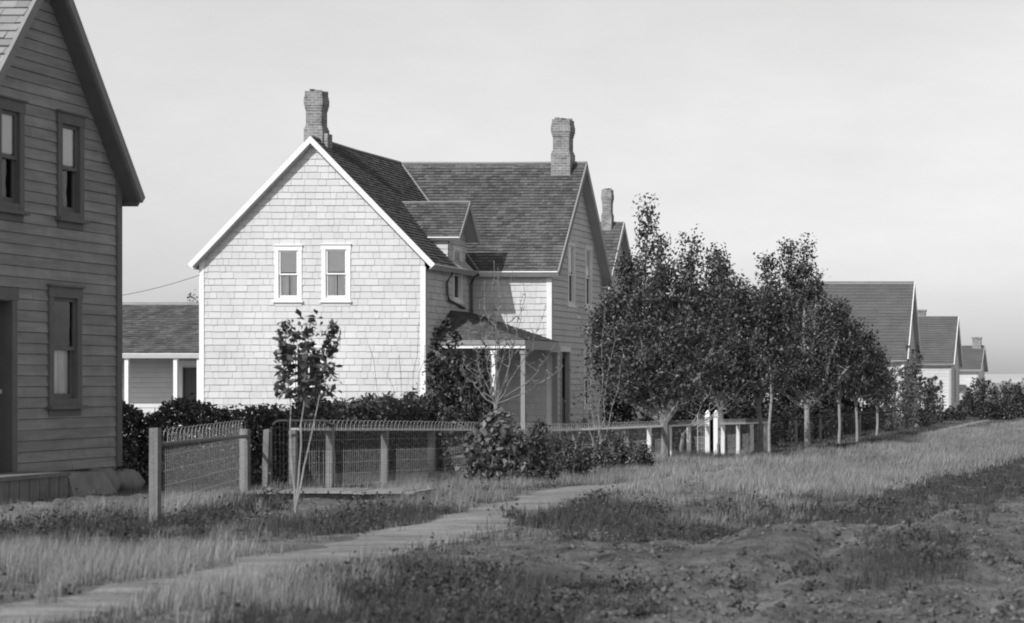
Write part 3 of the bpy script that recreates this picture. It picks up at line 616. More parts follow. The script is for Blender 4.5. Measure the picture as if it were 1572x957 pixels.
# wooden stoop, slab and stones by the dark house
st = MB(); st.box(-13.56, -12.95, 24.7, 26.6, -1.13, -1.08, 'oldwood')
for i in range(8): st.box(-13.0, -12.97, 24.75+i*.23, 24.96+i*.23, -1.46, -1.131, 'oldwood')
st.box(-13.5, -13.0, 26.5, 26.54, -1.46, -1.131, 'oldwood')
tag(st.build('wooden_step'), 'low wooden step of upright boards below the dark house door', 'step')
def rock(name, c, s, seed, m='stone', label=None, cat='stone', group=None):
    r = random.Random(seed); b = MB(); k = b.mi(m); n = 10; rows = 6; vs = []
    for i in range(rows+1):
        th = math.pi*i/rows
        for j in range(n):
            ph = 2*math.pi*j/n; q = 1+r.uniform(-.13, .13)
            sx = math.copysign(abs(math.sin(th)*math.cos(ph))**.7, math.sin(th)*math.cos(ph)); sy = math.copysign(abs(math.sin(th)*math.sin(ph))**.7, math.sin(th)*math.sin(ph))
            b.v.append((c[0]+s[0]*q*sx, c[1]+s[1]*q*sy, c[2]+s[2]*q*math.copysign(abs(math.cos(th))**.7, math.cos(th))))
    for i in range(rows):
        for j in range(n): b.f.append((i*n+j, (i+1)*n+j, (i+1)*n+(j+1) % n, i*n+(j+1) % n)); b.m.append(k)
    return tag(b.build(name, smooth=True), label, cat, group)
sl_ = MB(); sl_.solid([(-13.5, 26.62, -1.46), (-12.9, 26.62, -1.46), (-12.9, 27.78, -1.46), (-13.5, 27.7, -1.46), (-13.5, 26.68, -1.12), (-13.03, 26.68, -1.1), (-13.05, 27.66, -1.13), (-13.5, 27.66, -1.12)], 'concrete')
tag(sl_.build('concrete_slab'), 'rough concrete block between the wooden step and the rounded stones', 'block')
rock('boulder', (-13.4, 28.35, -1.3), (.17, .24, .2), 3, label='rounded boulder under the dark house wall, nearer the block', group='boulders under the dark house')
rock('boulder', (-13.4, 28.95, -1.32), (.2, .28, .17), 5, label='rounded boulder at the far corner of the dark house', group='boulders under the dark house')
t = to_ground(416, 764); rock('stone', (t[0], t[1]-.1, -1.42), (.11, .2, .13), 8, label='pale wedge-shaped stone on the ground at the foot of the gate post')

# ------------------------------------------------------------------ fences
def post(parent, x, y, w, h, m, cap=False, z=None):
    z = gz(x, y) if z is None else z; q = MB(); j = [random.uniform(-.012, .012) for _ in range(4)]
    q.solid([(x-w/2, y-w/2, z-.3), (x+w/2, y-w/2, z-.3), (x+w/2, y+w/2, z-.3), (x-w/2, y+w/2, z-.3), (x-w/2+j[0], y-w/2, z+h), (x+w/2+j[0], y-w/2, z+h+j[1]), (x+w/2+j[0], y+w/2, z+h+j[1]), (x-w/2+j[0], y+w/2, z+h+j[2])], m)
    if cap:
        k = w*.68; q.box(x-k, x+k, y-k, y+k, z+h, z+h+.04, m); q.box(x-w*.45, x+w*.45, y-w*.45, y+w*.45, z+h+.04, z+h+.09, m)
        q.solid([(x-k*.8, y-k*.8, z+h+.09), (x+k*.8, y-k*.8, z+h+.09), (x+k*.8, y+k*.8, z+h+.09), (x-k*.8, y+k*.8, z+h+.09)]+[(x-.01, y-.01, z+h+.17), (x+.01, y-.01, z+h+.17), (x+.01, y+.01, z+h+.17), (x-.01, y+.01, z+h+.17)], m)
    return q.build('post', parent)
def lawn_wire(mb, A, B, zfun, h=.76, loop=.15, sp=.075, r=.0014, m='wire', zb=.06):
    A = Vector(A); B = Vector(B); Ln = (B-A).length; n = int(Ln/sp); D = (B-A)/Ln
    def at(s, z): p = A+D*s; return (p.x, p.y, zfun(p.x, p.y)+z)
    for i in range(n+1):
        s = i*sp; j = random.uniform(-.006, .006)
        mb.tube([at(s, zb), at(s+j, h*.5), at(s, h)], r, m, 3, False)
        if i < n-2 and i % 2 == 0:       # each loop spans two wires, so neighbours overlap
            e = s+3*sp; pts = [at(s, h)]+[at(s+1.5*sp-1.5*sp*math.cos(math.pi*k/5), h+loop*.55+loop*.45*math.sin(math.pi*k/5)*(1+random.uniform(-.05, .05))) for k in range(6)]+[at(e, h)]
            mb.tube(pts, r*1.5, m, 3, False)
    for z in [zb+.02+k*.15 for k in range(int((h-zb)/.15)+1)]:
        k = max(2, int(Ln/.5)); mb.tube([at(Ln*q/k, z+random.uniform(-.006, .006)) for q in range(k+1)], r*1.1, m, 3, False)
gflat = lambda x, y: float(base_z(y))
# short splayed length beside the gate
A = (-9.83, 21.9); B = (-11.22, 27.5)
fo = empty('wire_fence', (A[0], A[1], -1.42), 'short slanting length of looped wire fence between the stout corner post and the open gate', 'fence', 'looped lawn-wire fences')
post(fo, A[0], A[1], .085, .96, 'oldwood', z=-1.42); post(fo, B[0], B[1], .10, .83, 'oldwood', z=-1.42)
wm = MB(); lawn_wire(wm, (A[0]+.03, A[1]+.12, 0), (B[0], B[1], 0), gflat, .8, .15, .12, .0016); wm.build('wire_mesh', fo)
rl = MB(); rl.tube([(A[0]+.02, A[1]+.08, -.62), (B[0]+.02, B[1], -.68)], .024, 'oldwood', 6); rl.build('rail', fo)
# the long fence along the walk
LX = -10.8
fo = empty('wire_fence', (LX, 28, -1.42), 'long looped wire fence with square posts in front of the big pale house', 'fence', 'looped lawn-wire fences')
yy = 27.95; pys = [27.95]+[29.2+2.07*i for i in range(17)]
for y in pys:
    white = y > 46
    if 53.2 < y < 55.5: continue
    post(fo, LX, y, .085 if not white else .085, .80, 'white_trim' if white else 'oldwood', z=float(base_z(y)))
for (a, b) in ((28.0, 54.0), (55.2, 62.9)):
    wm = MB(); lawn_wire(wm, (LX+.065, a, 0), (LX+.065, b, 0), gflat, .79, .15, .08, .0019); wm.build('wire_mesh', fo)
    rl = MB(); n = int((b-a)/2.07)+1; ps = [a+(b-a)*i/n for i in range(n+1)]
    for p0, p1 in zip(ps, ps[1:]):
        z0, z1 = float(base_z(p0))+.8, float(base_z(p1))+.8; m = 'white_trim' if p0 > 40 else 'grey_trim'
        rl.solid([(LX-.05, p0, z0), (LX+.05, p0, z0), (LX+.05, p1-.003, z1), (LX-.05, p1-.003, z1), (LX-.05, p0, z0+.035), (LX+.05, p0, z0+.035), (LX+.05, p1-.003, z1+.035), (LX-.05, p1-.003, z1+.035)], m)
    rl.build('rail', fo)
for y in (54.1, 55.15):
    q = post(fo, LX+.02, y, .105, 1.0, 'white_trim', True, z=float(base_z(y))); q.name = 'gate_post'
# side gate swung back
go = empty('side_gate', (LX-.05, 54.2, -1.85), 'narrow wire side gate standing open between the white capped posts', 'gate', 'wire gates')
a = P(1071, 637, 54.3); b = P(1088, 637, 54.3); z0 = -1.78; g = MB(); g.tube([(a.x, 54.3, z0), (a.x, 54.3, a.z), (b.x, 54.3, a.z), (b.x, 54.3, z0), (a.x, 54.3, z0)], .014, 'wire', 5); g.build('frame', go)
g = MB()
for i in range(7): x = a.x+(b.x-a.x)*i/6; g.tube([(x, 54.3, z0), (x, 54.3, a.z)], .003, 'wire', 3, False)
for i in range(8): z = z0+(a.z-z0)*i/7; g.tube([(a.x, 54.3, z), (b.x, 54.3, z)], .003, 'wire', 3, False)
g.build('wire_mesh', go)
# the near gate, swung open across the view
go = empty('garden_gate', (-11.0, 27.75, -1.4), 'open garden gate of dark bent pipe filled with wire, beside its leaning wooden post', 'gate', 'wire gates')
x0, x1, y, z0, z1, r = -10.98, -10.2, 27.7, -1.38, -.49, .12
def rr(x0, x1, z0, z1, r, y, n=5):
    pts = []
    for (cx, cz, a0) in ((x1-r, z1-r, 0), (x0+r, z1-r, 90), (x0+r, z0+r, 180), (x1-r, z0+r, 270)):
        for k in range(n+1):
            a = math.radians(a0+90*k/n); pts.append((cx+r*math.cos(a), y, cz+r*math.sin(a)))
    return pts+[pts[0]]
g = MB(); g.tube(rr(x0, x1, z0, z1, r, y), .016, 'darkwire', 7, False); g.build('frame', go)
g = MB()
for i in range(1, 15): x = x0+(x1-x0)*i/15; g.tube([(x, y, z0+.01), (x+random.uniform(-.008, .008), y, (z0+z1)/2), (x, y, z1-.0)], .0018, 'darkwire', 3, False)
for i in range(1, 10): z = z0+(z1-z0)*i/10; g.tube([(x0, y, z), (x1, y, z+random.uniform(-.006, .006))], .0018, 'darkwire', 3, False)
g.build('wire_mesh', go)
for z in (-1.15, -.62):
    g = MB(); g.tube([(-11.05, 27.72, z), (-10.97, 27.7, z)], .02, 'metal', 6); g.build('hinge', go)
g = MB(); g.solid([(-11.1, 27.68, -1.6), (-11.03, 27.68, -1.6), (-11.03, 27.76, -1.6), (-11.1, 27.76, -1.6), (-11.07, 27.68, -.6), (-11.0, 27.68, -.59), (-11.0, 27.76, -.59), (-11.07, 27.76, -.6)], 'oldwood'); g.build('gate_post', go)
# fence beyond the white one, tree shade put into its dark colour
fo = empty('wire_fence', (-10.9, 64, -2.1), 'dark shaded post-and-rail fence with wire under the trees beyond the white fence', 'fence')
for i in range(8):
    y = 64+i*5.1; post(fo, -11.0, y, .08, .92, 'joint_shade', z=float(base_z(y)))  # near-black posts stand in for tree shade
rl = MB(); rl.tube([(-10.94, 64+i*5, float(base_z(64+i*5))+.85) for i in range(8)], .025, 'joint_shade', 4); rl.build('rail', fo)
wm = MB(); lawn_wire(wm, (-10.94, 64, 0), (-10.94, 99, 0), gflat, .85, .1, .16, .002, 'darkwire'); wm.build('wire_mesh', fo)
# plank crossing at the gate
cr = empty('plank_crossing', (-10, 27.3, -1.4), 'low crossing of short planks on the bare earth in front of the open gate', 'boardwalk')
for i in range(14):
    x = -10.95+i*.15; z = -1.355+random.uniform(-.006, .006); q = MB(); q.box(x, x+.135, 26.72+random.uniform(-.03, .03), 27.55, z, z+.03, 'plank'); q.build('plank', cr)
q = MB(); q.box(-10.97, -8.83, 26.85, 26.93, -1.43, -1.362, 'oldwood'); q.box(-10.97, -8.83, 27.3, 27.38, -1.43, -1.362, 'oldwood'); q.build('sleeper', cr)
# overhead wire
w0 = P(120, 462, 62); w1 = P(311, 421, 61); q = MB()
q.tube([(w0.x+(w1.x-w0.x)*t-.0, w0.y+(w1.y-w0.y)*t, w0.z+(w1.z-w0.z)*t-.12*4*t*(1-t)) for t in [i/12 for i in range(13)]], .008, 'insul', 5)
tag(q.build('overhead_wire'), 'thin sagging wire running to the left eave of the big pale house', 'wire')

# ------------------------------------------------------------------ vegetation
def leaf_mesh(C, size, r, up=.5, asp=.62):
    # one folded leaf (two triangles) per centre
    n = len(C); d = r.normal(size=(n, 3)); d /= np.linalg.norm(d, axis=1)[:, None]
    nn = r.normal(size=(n, 3)); nn[:, 2] = np.abs(nn[:, 2])+up; s = np.cross(d, nn); s /= np.linalg.norm(s, axis=1)[:, None]+1e-9
    nn = np.cross(s, d); L = size*r.uniform(.6, 1.25, n)[:, None]
    a = C-d*L*.5; b = C+d*L*.5; m = C-d*L*.08; l = m+s*L*asp*.5+nn*L*.12; q = m-s*L*asp*.5+nn*L*.12
    V = np.stack([a, l, b, q], 1).reshape(-1, 3); i = np.arange(n)*4
    T = np.concatenate([np.stack([i, i+2, i+1], 1), np.stack([i, i+3, i+2], 1)]); return V, T
def tree(name, label, x, y, H, R, seed, trunk_h, tr, nleaf, leaf, lm='leaf', bark='bark', leaders=3, tips=None, wood=1., low=.0, group=None, cat='tree', spire=.5, cl=.16, z=None, bare=False, curve=2.2, nbf=1., lead=.7, lean=0., wob=.05):
    r = random.Random(seed); q = np.random.default_rng(seed); z = gz(x, y) if z is None else z
    t = empty(name, (x, y, z), label, cat, group); mb = MB(); cents = []
    base = Vector((x, y, z-.1)); fork = Vector((x+lean+r.uniform(-.05, .05)*H*.3*(lean == 0), y, z+trunk_h))
    mb.tube([base, base+Vector((0, 0, .16)), base.lerp(fork, .5)+Vector((r.uniform(-.8, .8)*wob, 0, 0)), fork], [tr*1.35, tr*1.05, tr*.92, tr*.85], bark, 8)
    if tips is None:
        tips = []
        for k in range(leaders):
            a = 2*math.pi*k/leaders+r.uniform(-.4, .4); d = r.uniform(.2, .75)*R*(1 if k else .15)
            tips.append((d*math.cos(a), d*math.sin(a), H*(1 if k == 0 else r.uniform(.72, .95))))
    for (tx, ty, th) in tips:
        end = Vector((x+tx, y+ty, z+th)); pts = []; n = 9
        for i in range(n+1):
            s = i/n; e = s**1.35 if s < 1 else 1; b = 1-(1-s)**curve
            p = Vector((fork.x+(end.x-fork.x)*b, fork.y+(end.y-fork.y)*b, fork.z+(end.z-fork.z)*s))
            if 0 < i < n: p += Vector((r.uniform(-1, 1), r.uniform(-1, 1), 0))*wob
            pts.append(p)
        rad = [max(.004, tr*lead*(1-.93*i/n)*wood) for i in range(n+1)]; mb.tube(pts, rad, bark, 6, False)
        nb = int((8+H*2.6)*nbf)
        for i in range(nb):
            s = low+(1-low)*(i+r.random())/nb; f = s*n; k = min(int(f), n-1); p = pts[k].lerp(pts[k+1], f-k)
            env = R*(.62*math.sin(math.pi*min(1, (s*.82+.16)))**.8*(1-s*spire)+.10)*r.uniform(.55, 1.15)
            if s > .6: env *= .72
            if s > .85: env *= .6
            a = r.uniform(0, 2*math.pi); up = .35+.75*s
            dv = Vector((math.cos(a), math.sin(a), up+r.uniform(-.2, .3))).normalized(); e = p+dv*env; mid = p.lerp(e, .55)+Vector((0, 0, -.06*env))
            mb.tube([p, mid, e], [rad[k]*.45+.004, .008*wood+.002, .003], bark, 4, False)
            for c in range(3 if not bare else 5):
                u = r.uniform(.25, 1); m2 = p.lerp(e, u); d2 = Vector((r.gauss(0, 1), r.gauss(0, 1), r.uniform(.2, 1.2))).normalized()*env*r.uniform(.2, .45)
                mb.tube([m2, m2+d2], [.005*wood+.001, .002], bark, 3, False)
                cents.append((m2+d2*.8, .75)); cents.append((m2, .6))
            cents.append((e, 1.))
        for j in range(9): cents.append((end+Vector((0, 0, -.13*j)), .8))
    mb.build('trunk', t)
    if nleaf:
        C = np.array([tuple(c[0]) for c in cents]); wt = np.array([c[1] for c in cents])*q.uniform(.15, 1.9, len(cents)); sc = q.uniform(.55, 1.3, len(cents))
        idx = q.choice(len(C), nleaf, p=wt/wt.sum()); pts = C[idx]+np.clip(q.normal(size=(nleaf, 3)), -1.7, 1.7)*cl*sc[idx][:, None]*np.array([1, 1, .85])
        pts[:, 2] = np.maximum(pts[:, 2], z+.05)
        V, T = leaf_mesh(pts, leaf, q); fast('crown', V, T, lm, t)
    return t
GR = 'young shade trees in the row along the fence'
def px_tree(px, Y, top, hw, th_px, **k):
    s = FPX/Y; x = (px-VX)/s; z = gz(x, Y); H = (VY-top)/s-z; return x, Y, H, hw/s, th_px/s
def T(name, label, px, Y, top, hw, th_px, seed, tr, n, leaf, tips=None, **k):
    x, y, H, R, th = px_tree(px, Y, top, hw, th_px); s = FPX/Y; z = gz(x, Y)
    if tips: tips = [((a-px)/s, b, (VY-c)/s-z) for (a, b, c) in tips]
    return tree(name, label, x, y, H, R, seed, th, tr, n, leaf, tips=tips, **k)
T('shade_tree', 'tallest tree of the row, a pointed top rising beside the chimney of the house behind', 985, 57.5, 312, 66, 60, 11, .10, 11000, .11, [(992, 0, 312), (955, .3, 392), (1018, -.3, 370), (972, .5, 400), (938, 0, 450), (1003, .4, 430), (922, -.2, 480)], group=GR, low=.1, spire=.8)
T('shade_tree', 'bushy tree with a forked grey trunk standing in front of the white fence posts', 1021, 49, 364, 96, 62, 12, .105, 12500, .10, [(1064, 0, 364), (1040, .4, 405), (985, -.3, 450), (1100, .2, 400), (945, .1, 500), (1110, -.2, 440), (1015, .1, 410), (920, .2, 540)], group=GR, low=.1, spire=.72)
T('shade_tree', 'dense dark tree between the forked trunk and the side gate, set back from the fence', 1108, 58.5, 386, 80, 70, 13, .09, 10000, .11, [(1120, 0, 428), (1098, .3, 386), (1078, .3, 450), (1142, -.2, 440), (1060, 0, 470), (1155, .3, 460)], group=GR, low=.1, spire=.7)
T('shade_tree', 'tree behind the side gate with two narrow tips against the sky', 1168, 61, 398, 74, 70, 14, .08, 9500, .11, [(1178, 0, 396), (1156, .3, 446), (1192, -.2, 436), (1135, .2, 470), (1208, 0, 460)], group=GR, low=.1, spire=.75)
T('shade_tree', 'tree at the white fence end with one slender pale trunk', 1181, 57, 455, 46, 85, 15, .04, 4000, .10, [(1176, 0, 455), (1195, .2, 480)], group=GR, low=.1, bark='palebark')
T('shade_tree', 'broad tree with a pale trunk forking low, just past the end of the white fence', 1240, 65, 374, 98, 62, 16, .095, 13000, .11, [(1235, 0, 372), (1209, .2, 378), (1254, -.2, 428), (1180, .2, 460), (1288, 0, 468), (1222, .4, 410), (1160, -.2, 520), (1308, .2, 520)], group=GR, low=.1, bark='palebark', spire=.75)
T('shade_tree', 'rounded tree on a straight pale stem, second past the white fence', 1288, 70.5, 466, 62, 62, 17, .05, 8000, .11, None, group=GR, low=.1, bark='palebark', spire=.6, leaders=5)
T('shade_tree', 'rounded tree on a slightly bent pale stem, third past the white fence', 1316, 74, 500, 56, 55, 18, .05, 7000, .12, None, group=GR, low=.1, bark='palebark', spire=.6, leaders=5)
T('shade_tree', 'small tree on a crooked pale stem at the low end of the row', 1346, 84, 538, 46, 44, 19, .05, 5200, .12, None, group=GR, low=.1, bark='palebark', spire=.6, leaders=4)
# darker trees in the yard behind the row
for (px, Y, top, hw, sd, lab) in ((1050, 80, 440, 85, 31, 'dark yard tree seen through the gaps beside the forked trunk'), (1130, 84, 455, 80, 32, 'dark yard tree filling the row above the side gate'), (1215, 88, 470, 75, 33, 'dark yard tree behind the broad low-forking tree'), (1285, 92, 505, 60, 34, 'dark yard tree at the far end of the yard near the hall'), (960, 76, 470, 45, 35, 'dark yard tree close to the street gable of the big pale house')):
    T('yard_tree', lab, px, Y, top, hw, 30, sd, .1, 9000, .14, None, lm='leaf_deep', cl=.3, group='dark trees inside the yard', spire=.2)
# bare young trees
T('bare_tree', 'leafless young tree with a curved trunk and upright whips in front of the porch', 776, 36, 405, 50, 118, 41, .042, 0, .05, [(758, 0, 400), (785, .1, 412), (768, -.1, 430), (738, .2, 430), (806, -.1, 435), (722, 0, 500), (850, 0, 530), (832, .2, 470), (770, -.2, 412), (705, .1, 560), (716, -.2, 540), (795, .3, 450), (746, -.3, 460), (862, .1, 560)], bark='greybark', bare=True, spire=.7, wood=.75, group='bare young trees', low=.3, lead=.34, nbf=.5, curve=1.5, lean=-.16)
T('bare_tree', 'thin leaning bare tree beside the right white gate post', 1048, 52, 556, 34, 40, 42, .05, 160, .07, [(1168, 0, 556), (1112, 0, 598), (1140, .2, 590), (1098, 0, 575), (1160, .1, 590)], bark='palebark', bare=True, spire=.7, wood=.7, group='bare young trees', low=.3, lead=.5, nbf=.4, curve=1.5)
T('bare_tree', 'several-stemmed bare sapling in front of the street gable of the big pale house', 917, 43, 470, 26, 12, 43, .03, 420, .07, [(905, 0, 480), (940, .1, 500), (958, 0, 540), (893, 0, 560), (925, .2, 470)], bark='greybark', bare=True, spire=.7, wood=.7, group='bare young trees', low=.3, nbf=.5, curve=1.3)
T('sapling', 'leafy sapling on two thin pale stems in the bare earth before the gate', 454, 24.2, 495, 40, 6, 44, .013, 700, .095, [(438, 0, 500), (476, 0, 490), (510, .05, 498)], bark='palebark', spire=.1, cl=.055, wood=1.1, low=.58, curve=1.0, nbf=1., lead=.8, wob=.012)
T('bare_tree', 'few thin bare whips standing against the white wall right of the lower window', 622, 39.5, 492, 14, 6, 45, .018, 0, .05, [(566, 0, 530), (612, 0, 545), (640, .1, 495), (655, -.1, 530), (598, 0, 560)], bark='greybark', bare=True, spire=.7, wood=.6, group='bare young trees', low=.5, nbf=.25, curve=1.2)
# leafy shrub before the porch, climbers and bushes
def bush(name, label, px, Y, top, hw, seed, n, leaf, lm='leaf_dark', cat='shrub', group=None, cones=None, dy=.5, zmin=None):
    # many-stemmed shrub: leaf clusters on upright stems
    s = FPX/Y; x = (px-VX)/s; z = gz(x, Y); H = (VY-top)/s-z; R = hw/s; r = random.Random(seed); q = np.random.default_rng(seed)
    t = empty(name, (x, Y, z), label, cat, group); mb = MB(); cs = []
    for i in range(int(14+R*16)):
        a = r.uniform(0, 2*math.pi); d = R*math.sqrt(r.random()); h = H*r.uniform(.72, 1.02)*(1-.5*(d/R)**2.5)
        tp = Vector((x+d*math.cos(a), Y+d*dy*math.sin(a), z+h)); b = Vector((x+d*.75*math.cos(a), Y+d*dy*.6*math.sin(a), z-.03))
        mid = b.lerp(tp, .5)+Vector((r.uniform(-.06, .06), r.uniform(-.06, .06), 0)); mb.tube([b, mid, tp], [.012, .008, .003], 'bark', 4, False)
        for j in range(7):
            u = (j+r.random())/7; p = (b.lerp(mid, u*2) if u < .5 else mid.lerp(tp, u*2-1)); cs.append((p, 1-.3*u))
        cs.append((tp, .35))
    mb.build('stems', t)
    C = np.array([tuple(c[0]) for c in cs]); sg = np.array([c[1] for c in cs]); w = q.uniform(.3, 1.6, len(C)); idx = q.choice(len(C), n, p=w/w.sum())
    pts = C[idx]+np.clip(q.normal(size=(n, 3)), -1.9, 1.9)*(.13*sg[idx])[:, None]*max(.7, min(1.6, R)); pts[:, 2] = np.maximum(pts[:, 2], z+.02)
    V, T_ = leaf_mesh(pts, leaf, q); fast('foliage', V, T_, lm, t); return t
GB = 'shrubs in and before the front yard'
bush('tall_shrub', 'tall dark leafy shrub with a ragged pointed top covering the left of the porch', 702, 38, 478, 54, 51, 10000, .08, group=GB)
bush('tall_shrub', 'dark leafy shrub directly in front of the bare tree trunk', 728, 36.5, 555, 42, 52, 6500, .07, group=GB)
bush('hollyhock_clump', 'big-leaved clump leaning over the fence in front of the bare tree', 762, 31.5, 622, 50, 53, 1500, .125, 'leaf_pale', 'plant', dy=.35)
bush('low_shrub', 'leafy bush spilling over the fence below the porch post', 812, 33.5, 640, 46, 54, 3400, .07, group=GB, lm='leaf')
bush('low_shrub', 'small bush in front of the fence below the open street door', 868, 37, 672, 36, 55, 1900, .065, group=GB)
bush('low_shrub', 'round low bush in front of the fence left of the forked trunk', 965, 42, 668, 36, 56, 2400, .07, group=GB, lm='leaf')
bush('low_shrub', 'thin low bush at the foot of the several-stemmed bare sapling', 915, 41, 676, 28, 57, 1200, .065, group=GB, lm='leaf')
bush('low_shrub', 'dark bush under the street windows of the big pale house, left one', 893, 56, 640, 34, 58, 2400, .08, group=GB)
bush('low_shrub', 'dark bush under the street windows of the big pale house, right one', 960, 56, 640, 44, 59, 2600, .08, group=GB)
bush('conical_shrub', 'small pointed shrub rising above the hedge, the left of two', 580, 37.5, 588, 22, 60, 2000, .06, 'leaf', group='pointed shrubs above the hedge')
bush('conical_shrub', 'small pointed shrub rising above the hedge, the right of two near the house corner', 640, 38.5, 598, 38, 61, 3000, .065, 'leaf', group='pointed shrubs above the hedge')
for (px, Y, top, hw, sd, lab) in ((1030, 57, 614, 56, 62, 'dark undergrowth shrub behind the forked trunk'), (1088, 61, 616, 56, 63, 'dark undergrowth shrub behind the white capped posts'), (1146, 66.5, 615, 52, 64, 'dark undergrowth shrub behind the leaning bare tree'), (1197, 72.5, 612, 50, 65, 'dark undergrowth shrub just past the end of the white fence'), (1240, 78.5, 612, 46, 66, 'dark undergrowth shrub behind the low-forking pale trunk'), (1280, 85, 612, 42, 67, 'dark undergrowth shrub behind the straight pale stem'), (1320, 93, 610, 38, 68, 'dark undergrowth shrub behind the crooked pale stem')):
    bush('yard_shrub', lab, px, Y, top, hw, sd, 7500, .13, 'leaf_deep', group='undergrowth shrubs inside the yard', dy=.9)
bush('street_shrub', 'light-leaved shrub in front of the near corner of the white hall', 1378, 100, 545, 36, 71, 3600, .12, 'leaf_pale', group='shrubs by the far houses')
bush('street_shrub', 'dark tree-like shrub between the hall and the smaller white house', 1400, 108, 520, 22, 72, 3000, .13, group='shrubs by the far houses')
bush('street_shrub', 'round dark shrub in front of the smaller white house', 1432, 112, 562, 20, 73, 2600, .13, 'leaf', group='shrubs by the far houses')
bush('street_shrub', 'low bush at the foot of the white hall corner', 1410, 104, 618, 22, 74, 2000, .12, group='shrubs by the far houses')
bush('street_shrub', 'low bush at the street corner of the smaller white house', 1465, 122, 622, 20, 75, 1600, .13, group='shrubs by the far houses')
for (px, Y, top, hw, sd, lab) in ((1508, 135, 574, 30, 76, 'pointed dark bush in front of the farthest house'), (1542, 140, 584, 30, 77, 'dark roadside bush at the right edge of the view, left one'), (1574, 132, 580, 30, 78, 'dark roadside bush at the right edge of the view, right one'), (1488, 150, 606, 18, 79, 'small roadside bush below the farthest house'), (1530, 125, 612, 30, 80, 'low broad roadside bush in front of the dark ones')):
    bush('roadside_bush', lab, px, Y, top, hw, sd, 3400, .15, group='bushes at the far end of the street')
T('small_tree', 'tiny distant tree peeping over the low house roof', 297, 120, 450, 12, 60, 81, .05, 500, .16, None)
# hedge
def hedge(name, label, pts, h, w, n, leaf, seed):
    q = np.random.default_rng(seed); P_ = np.array(pts); seg = np.diff(P_, axis=0); ln = np.hypot(seg[:, 0], seg[:, 1]); cum = np.concatenate([[0], np.cumsum(ln)])
    s = q.uniform(0, cum[-1], n); X = np.interp(s, cum, P_[:, 0]); Y = np.interp(s, cum, P_[:, 1]); HH = np.interp(s, cum, h)
    k = np.clip(np.searchsorted(cum, s)-1, 0, len(ln)-1); nx_ = -seg[k, 1]/ln[k]; ny_ = seg[k, 0]/ln[k]
    off = q.uniform(-1, 1, n); off = np.sign(off)*np.abs(off)**.6; u = q.random(n)**.6; HH = HH*(.84+.42*fbm(s*2.6, s*0+3, 4, seed))
    wv = w*(.75+.5*fbm(s*1.3, u*2, 3, seed+1))*(1-.55*u**4)
    X = X+nx_*off*wv; Y = Y+ny_*off*wv; Z = base_z(Y)+u*HH+q.normal(size=n)*.03; Z = np.maximum(Z, base_z(Y)+.02)
    V, T_ = leaf_mesh(np.stack([X, Y, Z], 1), leaf, q)
    o = empty(name, (P_[0, 0], P_[0, 1], float(base_z(P_[0, 1]))), label, 'hedge'); fast('foliage', V, T_, 'leaf', o)
    mb = MB(); r = random.Random(seed); mb.tube([(p[0], p[1], float(base_z(p[1]))) for p in P_], .05, 'bark', 5)
    for i in range(int(cum[-1]*7)):
        a = r.uniform(0, cum[-1]); x = float(np.interp(a, cum, P_[:, 0])); y = float(np.interp(a, cum, P_[:, 1])); z = float(base_z(y))
        for j in range(3): mb.tube([(x, y, z), (x+r.uniform(-.25, .25), y+r.uniform(-.2, .2), z+r.uniform(.7, 1.0))], [.012, .004], 'bark', 4, False)
    mb.build('stems', o)
hedge('garden_hedge', 'long dark clipped hedge behind the gate running from the dark house to the porch', [(-15.6, 30.9), (-14.2, 31.2), (-12.6, 32.5), (-12.3, 36.5), (-12.9, 39.5)], [1.05, 1.06, 1.12, 1.25, 1.3], .44, 52000, .07, 91)

# ------------------------------------------------------------------ grass, weeds and clods
def zone(pts): return poly(pts)
DRY = [zone(p) for p in (
 [(-60, 862), (120, 852), (200, 848), (330, 832), (420, 832), (520, 842), (470, 856), (380, 868), (300, 884), (200, 900), (0, 930), (-60, 938)],
 [(-40, 780), (80, 786), (230, 788), (300, 776), (420, 756), (430, 764), (380, 786), (250, 806), (100, 808), (-40, 806)],
 [(560, 752), (700, 738), (850, 716), (1000, 708), (1180, 702), (1300, 694), (1440, 668), (1600, 646), (1600, 692), (1480, 724), (1380, 742), (1260, 762), (1160, 775), (1080, 795), (960, 790), (930, 778), (975, 744), (880, 746), (812, 752), (760, 770), (690, 790), (600, 786), (560, 775)],
 [(180, 970), (260, 905), (430, 872), (520, 846), (620, 840), (610, 870), (480, 905), (380, 970)],
 [(520, 752), (530, 715), (640, 715), (680, 735), (600, 757)],
)]
WEED = [zone(p) for p in (
 [(-60, 802), (120, 790), (240, 792), (420, 790), (520, 800), (470, 822), (330, 832), (180, 836), (-60, 856)],
 [(470, 800), (560, 772), (700, 778), (690, 800), (590, 822), (500, 815)],
 [(770, 800), (880, 772), (1060, 780), (1200, 765), (1400, 735), (1600, 690), (1600, 760), (1400, 790), (1230, 805), (1080, 820), (930, 815), (800, 815)],
 [(250, 990), (400, 900), (560, 862), (640, 850), (800, 852), (940, 872), (920, 930), (940, 990)],
 [(1285, 872), (1330, 820), (1470, 806), (1500, 835), (1400, 880)],
 [(1180, 705), (1350, 672), (1440, 655), (1420, 668), (1300, 698), (1200, 706)],
 [(280, 795), (330, 775), (400, 762), (440, 770), (420, 785), (350, 795)],
)]
BARE = [zone(p) for p in (
 [(-60, 764), (250, 764), (240, 786), (100, 788), (-60, 790)],
 [(350, 802), (430, 772), (580, 770), (575, 786), (480, 800), (420, 806)],
 [(-60, 846), (150, 842), (330, 834), (470, 824), (600, 808), (700, 798), (640, 822), (540, 842), (420, 838), (200, 850), (-60, 856)])]
YARD = np.array([(-60, 31), (-11.0, 31), (-11.0, 140), (-60, 140)])
